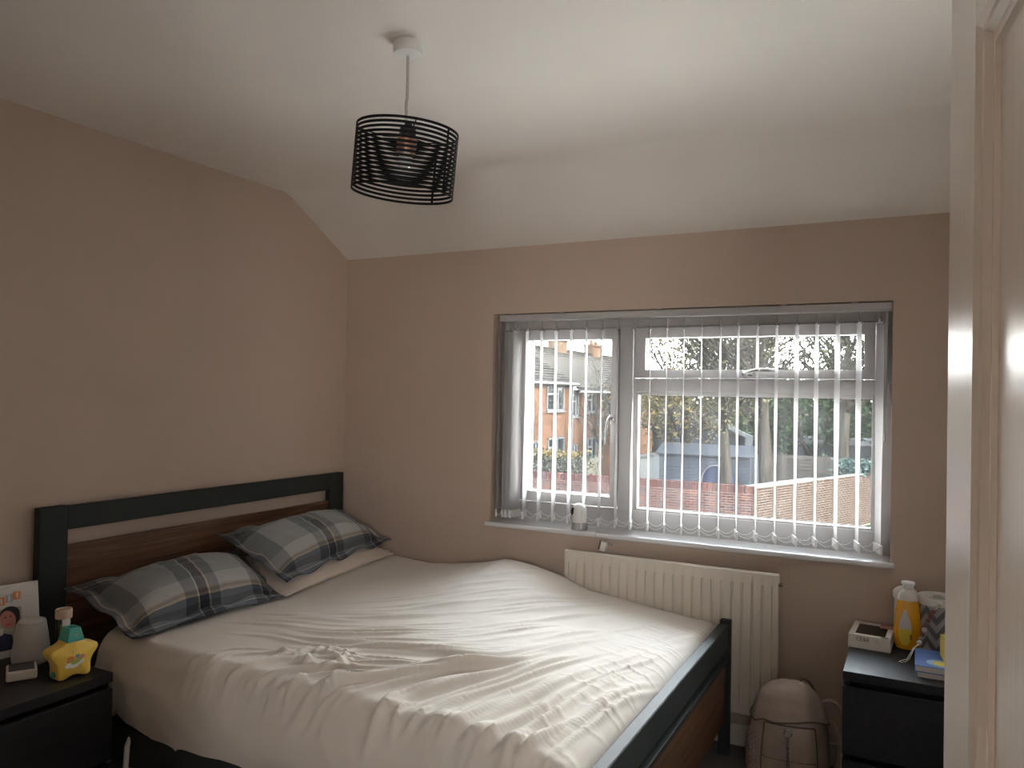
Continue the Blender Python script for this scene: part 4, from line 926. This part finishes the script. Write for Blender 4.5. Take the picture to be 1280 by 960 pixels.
# house with its windows facing +x
EXB = pm('x', (.2, .1, .05)) if False else None
def brick_tex(name, c1, c2, mort):
    m, t, p = base_mat(name); tc = N(t, 'ShaderNodeTexCoord'); sp = N(t, 'ShaderNodeSeparateXYZ'); cb = N(t, 'ShaderNodeCombineXYZ'); t.links.new(tc.outputs['Object'], sp.inputs[0])
    t.links.new(sp.outputs['Y'], cb.inputs[0]); t.links.new(sp.outputs['Z'], cb.inputs[1])
    br = N(t, 'ShaderNodeTexBrick'); br.inputs['Scale'].default_value = 1; br.inputs['Brick Width'].default_value = .225; br.inputs['Row Height'].default_value = .075; br.inputs['Mortar Size'].default_value = .008
    br.inputs['Color1'].default_value = (*c1, 1); br.inputs['Color2'].default_value = (*c2, 1); br.inputs['Mortar'].default_value = (*mort, 1); t.links.new(cb.outputs[0], br.inputs['Vector'])
    ns = N(t, 'ShaderNodeTexNoise'); ns.inputs['Scale'].default_value = 4; ns.inputs['Detail'].default_value = 5; t.links.new(tc.outputs['Object'], ns.inputs['Vector'])
    mx = N(t, 'ShaderNodeMix', data_type='RGBA', blend_type='OVERLAY'); mx.inputs[0].default_value = .8; t.links.new(br.outputs[0], mx.inputs[6]); t.links.new(ns.outputs['Fac'], mx.inputs[7]); t.links.new(mx.outputs[2], p.inputs['Base Color'])
    p.inputs['Roughness'].default_value = .9; p.inputs['Specular IOR Level'].default_value = 0; return m
EX['house_brick'] = brick_tex('orange_house_brick', (.040, .0185, .0100), (.014, .0058, .0034), (.040, .030, .022))
EX['chimney'] = pm('weathered_chimney_brick', (.024, .0165, .012), .9, var=.4, scale=7, spec=0)
EX['tile'] = island_mat('grey_roof_tile', [(0.0059, 0.0057, 0.0057), (0.0097, 0.0092, 0.0086), (0.0135, 0.0124, 0.0108), (0.0081, 0.0076, 0.007)])
EX['ext_white'] = pm('exterior_white', (0.0391, 0.0405, 0.0419), .5, var=.04, spec=0)
EX['dark_glass'] = pm('far_window_glass', (0.0059, 0.0073, 0.0081), .08, var=.3, scale=2, spec=.6)
house = empty('brick_house', (-11.5, 31, GZ), label='orange brick house with grey tiled roof beyond the hedge', cat='house'); HO = Vector((-11.5, 31, GZ))
def hp(mb, nm, m, parent=None, **k):
    o = rel(mb, HO).build(nm, m, parent or house, **k); return o
hp(MB().box((-18, 23.0, GZ), (-11.5, 30.33, 2.02)).box((-18, 30.33, GZ), (-11.5, 45, 1.70)), 'wall', EX['house_brick'])
b = MB(); rx, rz = -14.6, 3.88
def roof(b, ya, yb, ex, ez):
    nrow = 15; nm_ = int((yb-ya)/.30)
    sl = Vector((rx-ex, 0, rz-ez)); L = sl.length; sl /= L; n = Vector((sl.z, 0, -sl.x)); n = n if n.z > 0 else -n
    for r in range(nrow):
        for c in range(nm_):
            y0 = ya+c*.30+(.15 if r % 2 else 0); p = Vector((ex, y0, ez))+sl*(r*L/nrow); lift = random.uniform(0, .012); w = .293; l = L/nrow+.06
            q = [p+n*(.045+lift), p+Vector((0, w, 0))+n*(.045+lift), p+Vector((0, w, 0))+sl*l+n*.012, p+sl*l+n*.012]; q2 = [v-n*.02 for v in q]
            b.add([tuple(v) for v in q+q2], [(0, 1, 2, 3), (7, 6, 5, 4), (0, 4, 5, 1), (1, 5, 6, 2), (2, 6, 7, 3), (3, 7, 4, 0)])
roof(b, 23.0, 30.4, -11.25, 1.97); roof(b, 30.4, 45.2, -11.15, 1.62)
hp(b, 'roof_tiles', EX['tile'], kind='stuff')
hp(MB().add([(-11.3, 22.9, 1.93), (-11.3, 45.2, 1.60), (rx, 45.2, rz), (rx, 22.9, rz), (-18, 22.9, 1.9), (-18, 45.2, 1.9)], [(0, 1, 2, 3), (3, 2, 5, 4)]), 'roof_deck', EX['tile'])
hp(MB().box((rx-.12, 22.9, rz-.02), (rx+.12, 45.2, rz+.10), .04), 'ridge_cap', EX['tile'])
b = MB(); b.tube([(-11.2, 23, 1.93), (-11.2, 30.4, 1.93)], .06, 8); b.tube([(-11.1, 30.4, 1.58), (-11.1, 45.2, 1.58)], .06, 8); b.tube([(-11.42, 30.25, 1.93), (-11.42, 30.25, GZ)], .045, 8); hp(b, 'gutter', pm('gutter_grey', (0.0135, 0.0135, 0.014), .6), smooth=False)
for (ya, yb) in ((34.9, 36.2), (40.1, 41.6)):
    c = hp(MB().box((-14.9, ya, 3.0), (-14.3, yb, 4.45)).box((-14.96, ya-.06, 4.36), (-14.24, yb+.06, 4.50)), 'chimney', EX['chimney'])
    hp(MB().tube([(-14.6, ya+.4, 4.45), (-14.6, ya+.4, 4.75)], .12, 10).tube([(-14.6, yb-.4, 4.45), (-14.6, yb-.4, 4.7)], .12, 10), 'chimney_pot', EX['house_brick'], c)
for (ya, yb, za, zb, sp_) in ((27.48, 29.35, .72, 1.86, .62), (30.3, 31.1, .42, 1.50, .55), (32.15, 33.37, .60, 1.52, .5), (34.8, 35.9, .46, 1.50, .5), (27.66, 29.45, -1.75, -.47, .55), (30.26, 31.0, -1.9, -.86, .5), (32.35, 33.46, -2.0, -.66, .5), (26.0, 26.86, -1.8, -.56, .5)):
    b = MB(); f = .075; x0_, x1_ = -11.53, -11.44
    b.box((x0_, ya, za), (x1_, ya+f, zb)); b.box((x0_, yb-f, za), (x1_, yb, zb)); b.box((x0_, ya, za), (x1_, yb, za+f)); b.box((x0_, ya, zb-f), (x1_, yb, zb)); ym = ya+(yb-ya)*sp_
    b.box((x0_, ym-f*.8, za), (x1_, ym+f*.8, zb)); zt = za+(zb-za)*.66; b.box((x0_, ya, zt-.05), (x1_-.005, ym, zt+.05)); b.box((x0_, ya-.06, za-.07), (x1_+.06, yb+.06, za))
    w = hp(b, 'window', EX['ext_white']); hp(MB().box((-11.52, ya+.02, za+.02), (-11.49, yb-.02, zb-.02)), 'pane', EX['dark_glass'], w)
hp(MB().box((-11.5, 36.0, -.35), (-10.6, 37.6, -.2)).box((-11.5, 36, .1), (-11.44, 37, 1.3)), 'porch', EX['ext_white'])

# foliage
def leaf_mesh(pts, size, mi_n, rnd, sag=0):
    """leaves as folded quads around the given points"""
    n = len(pts); P = np.array(pts); a = rnd.randn(n, 3); a /= np.linalg.norm(a, axis=1)[:, None]; c = np.cross(a, rnd.randn(n, 3)); c /= np.linalg.norm(c, axis=1)[:, None]
    s = size*(.6+.8*rnd.rand(n))[:, None]
    V = np.stack([P-a*s, P+c*s*.45, P+a*s, P-c*s*.45], 1).reshape(-1, 3); me = bpy.data.meshes.new('foliage')
    me.vertices.add(4*n); me.vertices.foreach_set('co', V.reshape(-1).astype(np.float32)); me.loops.add(4*n); me.loops.foreach_set('vertex_index', np.arange(4*n, dtype=np.int32))
    me.polygons.add(n); me.polygons.foreach_set('loop_start', np.arange(0, 4*n, 4, dtype=np.int32)); me.polygons.foreach_set('loop_total', np.full(n, 4, dtype=np.int32)); me.update(); me.validate(); return me
EX['leaf_olive'] = island_mat('olive_leaves', [(.0075, .0080, .0048), (.0140, .0145, .0088), (.0240, .0235, .0150), (.0180, .0160, .0100)], .8)
EX['leaf_yellow'] = island_mat('autumn_leaves', [(.0085, .0090, .0045), (.0160, .0155, .0075), (.0300, .0200, .0075), (.0210, .0190, .0110)], .8)
EX['leaf_green'] = island_mat('evergreen_leaves', [(.0040, .0068, .0036), (.0070, .0115, .0058), (.0110, .0180, .0085)], .7)
EX['leaf_hedge'] = island_mat('hedge_leaves', [(.007, .0078, .0058), (.012, .0125, .0100), (.024, .0235, .0205), (.0090, .0100, .0072)], .8)
EX['leaf_hedge_top'] = island_mat('hedge_top_leaves', [(.016, .0125, .0055), (.026, .019, .0070), (.014, .013, .0075)], .8)
EX['leaf_blue'] = island_mat('blue_green_leaves', [(.0065, .011, .0105), (.0105, .0175, .0165), (.0170, .0250, .0235)], .6)
EX['bark'] = pm('tree_bark', (.0085, .0077, .0066), .95, var=.5, sc=(6, 6, 1.5), bump=.8, bsc=(20, 20, 4), bdist=.03, spec=0)
def tree(name, base, h, r, spread, lv, nleaf, leaf, lsize, seed, label, lean=(0, 0), start=.35, cloud=.5, group=None):
    rnd = random.Random(seed); nr_ = np.random.RandomState(seed); t = empty(name, base, label=label, cat='tree', group=group or 'trees beyond the garden walls'); b = MB(); tips = []
    def grow(p, d, L, r, k):
        n = 5 if k < 3 else 4; pts = [p]; rs = [r]
        for i in range(n):
            d = (d+Vector((rnd.uniform(-1, 1), rnd.uniform(-1, 1), rnd.uniform(-.6, .8)))*(.10 if k == 0 else .22)).normalized(); p = p+d*L/n; pts.append(p); rs.append(r*(1-.55*(i+1)/n))
            if k < lv and (i+1)/n >= (start if k == 0 else .2):
                for _ in range(2 if k < 2 else 1):
                    a = rnd.uniform(0, 2*PI); up = rnd.uniform(.15, .8); nd = (Vector((math.cos(a), math.sin(a), up))*spread+d*.6).normalized(); grow(p, nd, L*rnd.uniform(.45, .68), rs[-1]*.6, k+1)
            if k >= lv-1 and i > 0: tips.append(p)
        b.tube(pts, [max(.006, q) for q in rs], 7 if k < 2 else 4 if k < 3 else 3, caps=False)
    grow(Vector((0, 0, 0)), Vector((lean[0], lean[1], 1)).normalized(), h, r, 0)
    b.build('trunk', EX['bark'], t, smooth=True)
    tp = np.array([tuple(v) for v in tips]); idx = nr_.randint(0, len(tp), nleaf); pts = tp[idx]+nr_.randn(nleaf, 3)*cloud
    pts = pts[(pts[:, 2] > .4) & ((pts[:, 2] < 4.9) | (nr_.rand(len(pts)) < .22))]     # autumn crowns are thin at the top
    link('foliage', leaf_mesh(pts, lsize, 1, nr_), leaf, t, kind='stuff'); return t
tree('garden_tree', (-3.0, 24.0, GZ), 5.2, .24, 1.0, 4, 15000, EX['leaf_olive'], .058, 11, 'twiggy olive tree behind the red garden wall, stem beside the blue dome', start=.45)
tree('garden_tree', (-1.75, 24.3, GZ), 6.0, .30, 1.0, 4, 15000, EX['leaf_olive'], .058, 12, 'thick-stemmed twiggy tree above the corner of the garden walls', lean=(.04, 0), start=.5)
tree('garden_tree', (.30, 29.2, GZ), 6.4, .28, 1.1, 4, 15000, EX['leaf_olive'], .058, 15, 'forked twiggy tree behind the buff wall', lean=(-.05, 0), start=.42)
tree('garden_tree', (-6.4, 31.5, GZ), 5.4, .18, 1.0, 3, 9000, EX['leaf_yellow'], .10, 21, 'yellowing autumn tree above the grey shed', start=.35, cloud=.6)
tree('garden_tree', (2.7, 34.5, GZ), 6.5, .3, 1.0, 3, 9000, EX['leaf_green'], .12, 33, 'dense evergreen tree at the edge of the garden', start=.2, cloud=.6)
tree('garden_tree', (-1.2, 36.5, GZ), 5.6, .25, 1.0, 3, 9000, EX['leaf_green'], .12, 34, 'dark evergreen tree far behind the fence', start=.2, cloud=.6)
tree('garden_tree', (-4.6, 38.5, GZ), 6.2, .25, 1.0, 3, 9000, EX['leaf_olive'], .11, 35, 'grey-olive tree far behind the shed roof', start=.3, cloud=.6)
tree('small_tree', (-7.95, 24.9, GZ), 3.6, .085, .7, 2, 60, EX['leaf_olive'], .06, 51, 'small bare tree in front of the brick house', start=.6)
tree('garden_tree', (-8.0, 34.0, GZ), 5.0, .14, .9, 3, 8000, EX['leaf_yellow'], .085, 23, 'yellowing tree hiding the far end of the brick house', start=.3, cloud=.5)
# hedge
hedge = empty('hedge', (-8.6, 20.9, GZ), label='clipped hedge above the red garden wall, yellowed along its top', cat='hedge'); nr_ = np.random.RandomState(5)
def hedge_pts(n, x0, x1, y0, y1, z0, z1):
    q = nr_.rand(n, 3); return np.stack([x0+q[:, 0]*(x1-x0), y0+q[:, 1]**1.5*(y1-y0), z0+q[:, 2]*(z1-z0)+.06*np.sin(q[:, 0]*40)], 1)
hpz = hedge_pts(9000, -3.6, 1.9, -.8, .9, .9, 2.30); link('foliage', leaf_mesh(hpz, .075, 1, nr_), EX['leaf_hedge'], hedge, kind='stuff')
hpz = hedge_pts(1800, -3.6, 1.5, -.8, .9, 2.27, 2.40); link('top_growth', leaf_mesh(hpz, .07, 1, nr_), EX['leaf_hedge_top'], hedge, kind='stuff', label='yellowed top growth')
MB().box((-3.5, -.5, 0), (1.8, .8, 2.2)).build('inner_twigs', EX['leaf_hedge'], hedge)
bush = empty('bush', (1.1, 26.9, GZ), label='blue-green bush spilling over the buff garden wall', cat='bush'); q = nr_.randn(900, 3)*np.array((.32, .25, .13))+np.array((-.1, -.2, 1.98)); link('foliage', leaf_mesh(q, .085, 1, nr_), EX['leaf_blue'], bush, kind='stuff')
MB().tube([(0, .3, 0), (0, .1, 1.2), (-.1, 0, 1.9)], [.06, .05, .02], 6).build('stem', EX['bark'], bush)
# shed, dome, fence, garage
EX['slate_paint'] = pm('blue_grey_boards', (.0135, .0155, .0185), .8, var=.12, scale=4, spec=0)
EX['dome'] = pm('dark_blue_boards', (0.0054, 0.007, 0.0149), .7, var=.15, scale=4, spec=0)
EX['fence'] = pm('weathered_fence', (0.0162, 0.0146, 0.013), .9, var=.25, sc=(3, 3, 14), spec=0)
EX['felt'] = pm('grey_felt', (0.0108, 0.0116, 0.013), .9, var=.15, spec=0)
shed = empty('garden_shed', (-5.8, 29, GZ), label='blue-grey boarded shed behind the red garden wall', cat='shed')
MB().box((-1.05, .02, 0), (2.7, 2.0, 1.95)).build('wall', EX['slate_paint'], shed)
for k in range(13): MB().box((-1.05, -.012, .05+k*.15), (2.7, .02, .05+k*.15+.138), .006).build('plank', EX['slate_paint'], shed)
MB().add([(-1.2, -.15, 1.92), (2.85, -.15, 1.92), (2.85, 1.0, 2.30), (-1.2, 1.0, 2.30), (-1.2, -.15, 1.97), (2.85, -.15, 1.97), (2.85, 1.0, 2.36), (-1.2, 1.0, 2.36), (-1.2, 2.1, 1.92), (2.85, 2.1, 1.92)], [(0, 1, 2, 3), (7, 6, 5, 4), (0, 4, 5, 1), (7, 8, 9, 6)]).build('roof', EX['felt'], shed)
MB().box((-1.30, -.04, 0), (-1.05, .10, 1.96)).build('corner_post', EX['ext_white'], shed, label='white corner post')
shed2 = empty('lean_to_shed', (-7.9, 29.3, GZ), label='low pale shed with sloping roof at the left end of the blue-grey shed', cat='shed')
MB().prism([(-.9, 0), (.75, 0), (.75, 1.85), (-.9, 1.45)], 1.5).build('wall', pm('pale_boards', (0.0297, 0.0311, 0.027), .8, var=.1), shed2)
MB().prism([(-1.0, 1.42), (.80, 1.86), (.80, 1.96), (-1.0, 1.52)], 1.7, M=Matrix.Translation((0, -.1, 0))).build('roof', EX['ext_white'], shed2)
dome = empty('garden_dome', (-4.05, 27.0, GZ), label='dark blue round-topped playhouse in front of the shed', cat='playhouse')
pr = [(-.52, 0), (.52, 0), (.52, 1.05)]+[(.52*math.cos(a), 1.05+.66*math.sin(a)) for a in [PI*i/20 for i in range(1, 20)]]+[(-.52, 1.05)]
MB().prism(pr, .9).build('shell', EX['dome'], dome)
for k in range(11):
    z = 1.0+k*.065; hw = .52 if z < 1.05 else .52*math.sqrt(max(0, 1-((z+.03-1.05)/.66)**2)); MB().box((-hw, -.02, z), (hw, 0, z+.052)).build('plank', EX['dome'], dome)
b = MB(); 
b.tube([(.53*math.cos(PI*i/24), -.02, 1.05+.67*math.sin(PI*i/24)) for i in range(25)], .022, 6); b.build('rim', EX['coping'], dome, label='pale rim')
fen = empty('garden_fence', (-1.0, 33.0, GZ), label='weathered panel fence behind the trees', cat='fence')
for k in range(7):
    x = -5.2+k*1.85
    MB().box((x-.05, -.05, 0), (x+.05, .05, 1.95)).build('post', EX['fence'], fen)
    b = MB()
    for r in range(12): b.add([(x+.05, -.010, .05+r*.15), (x+1.8, -.010, .05+r*.15), (x+1.8, -.03, .05+r*.15+.0), (x+.05, -.03, .05+r*.15), (x+.05, .005, .05+r*.15+.16), (x+1.8, .005, .05+r*.15+.16), (x+1.8, .02, .05+r*.15+.16), (x+.05, .02, .05+r*.15+.16)], [(3, 2, 5, 4), (0, 1, 2, 3), (4, 5, 6, 7), (0, 7, 6, 1)])
    b.build('fence_panel', EX['fence'], fen)
gar = empty('garage', (.2, 36.0, GZ), label='flat-roofed garage with a white fascia behind the fence', cat='garage')
MB().box((-2.5, 0, 0), (3.5, 3, 2.25)).build('wall', EX['felt'], gar); MB().box((-2.7, -.15, 2.25), (3.7, 3.2, 2.46)).build('fascia', EX['ext_white'], gar, label='white fascia')
bun = empty('bungalow', (-7.6, 43, GZ), label='building with a white gable edge glimpsed through the autumn tree', cat='house')
MB().prism([(-4, 0), (1.9, 0), (1.9, 2.0), (.3, 2.7), (-4, 4.6)], 5).build('wall', EX['felt'], bun); MB().prism([(-4.2, 4.62), (2.2, 1.85), (2.2, 2.1), (-4.2, 4.87)], .25, M=Matrix.Translation((0, -.25, 0))).build('bargeboard', EX['ext_white'], bun, label='white bargeboard')
MB().box((1.7, -.3, 1.5), (2.25, -.02, 2.0)).build('eaves_box', EX['ext_white'], bun)
# tall trees far off close the view to the right
for i, (x, y, h_, lf, lb) in enumerate(((8.5, 40, 7, 'leaf_green', 'tall evergreen closing the view far beyond the buff wall'), (4.2, 45, 7.5, 'leaf_olive', 'tall olive tree behind the garage'), (-.8, 47, 7.5, 'leaf_olive', 'tall bare-topped tree behind the garage end'), (-6.5, 50, 8, 'leaf_olive', 'distant tree behind the white-gabled building'))):
    tree('distant_tree', (x, y, GZ), h_, .3, 1.0, 3, 6000, EX[lf], .15, 70+i, lb, start=.2, cloud=.8)

# a tall hedge far back closes the view under the crowns
fh = empty('distant_hedge', (2.0, 44.0, GZ), label='tall dark hedge far beyond the garage, under the tree crowns', cat='hedge')
q = nr_.rand(9000, 3)*np.array((22, 1.6, 4.6))-np.array((11, .8, 0)); q[:, 2] += .35*np.sin(q[:, 0]*1.7)
link('foliage', leaf_mesh(q, .16, 1, nr_), EX['leaf_green'], fh, kind='stuff')
MB().box((-10.9, -.3, 0), (10.9, .5, 4.2)).build('inner_twigs', EX['leaf_green'], fh)
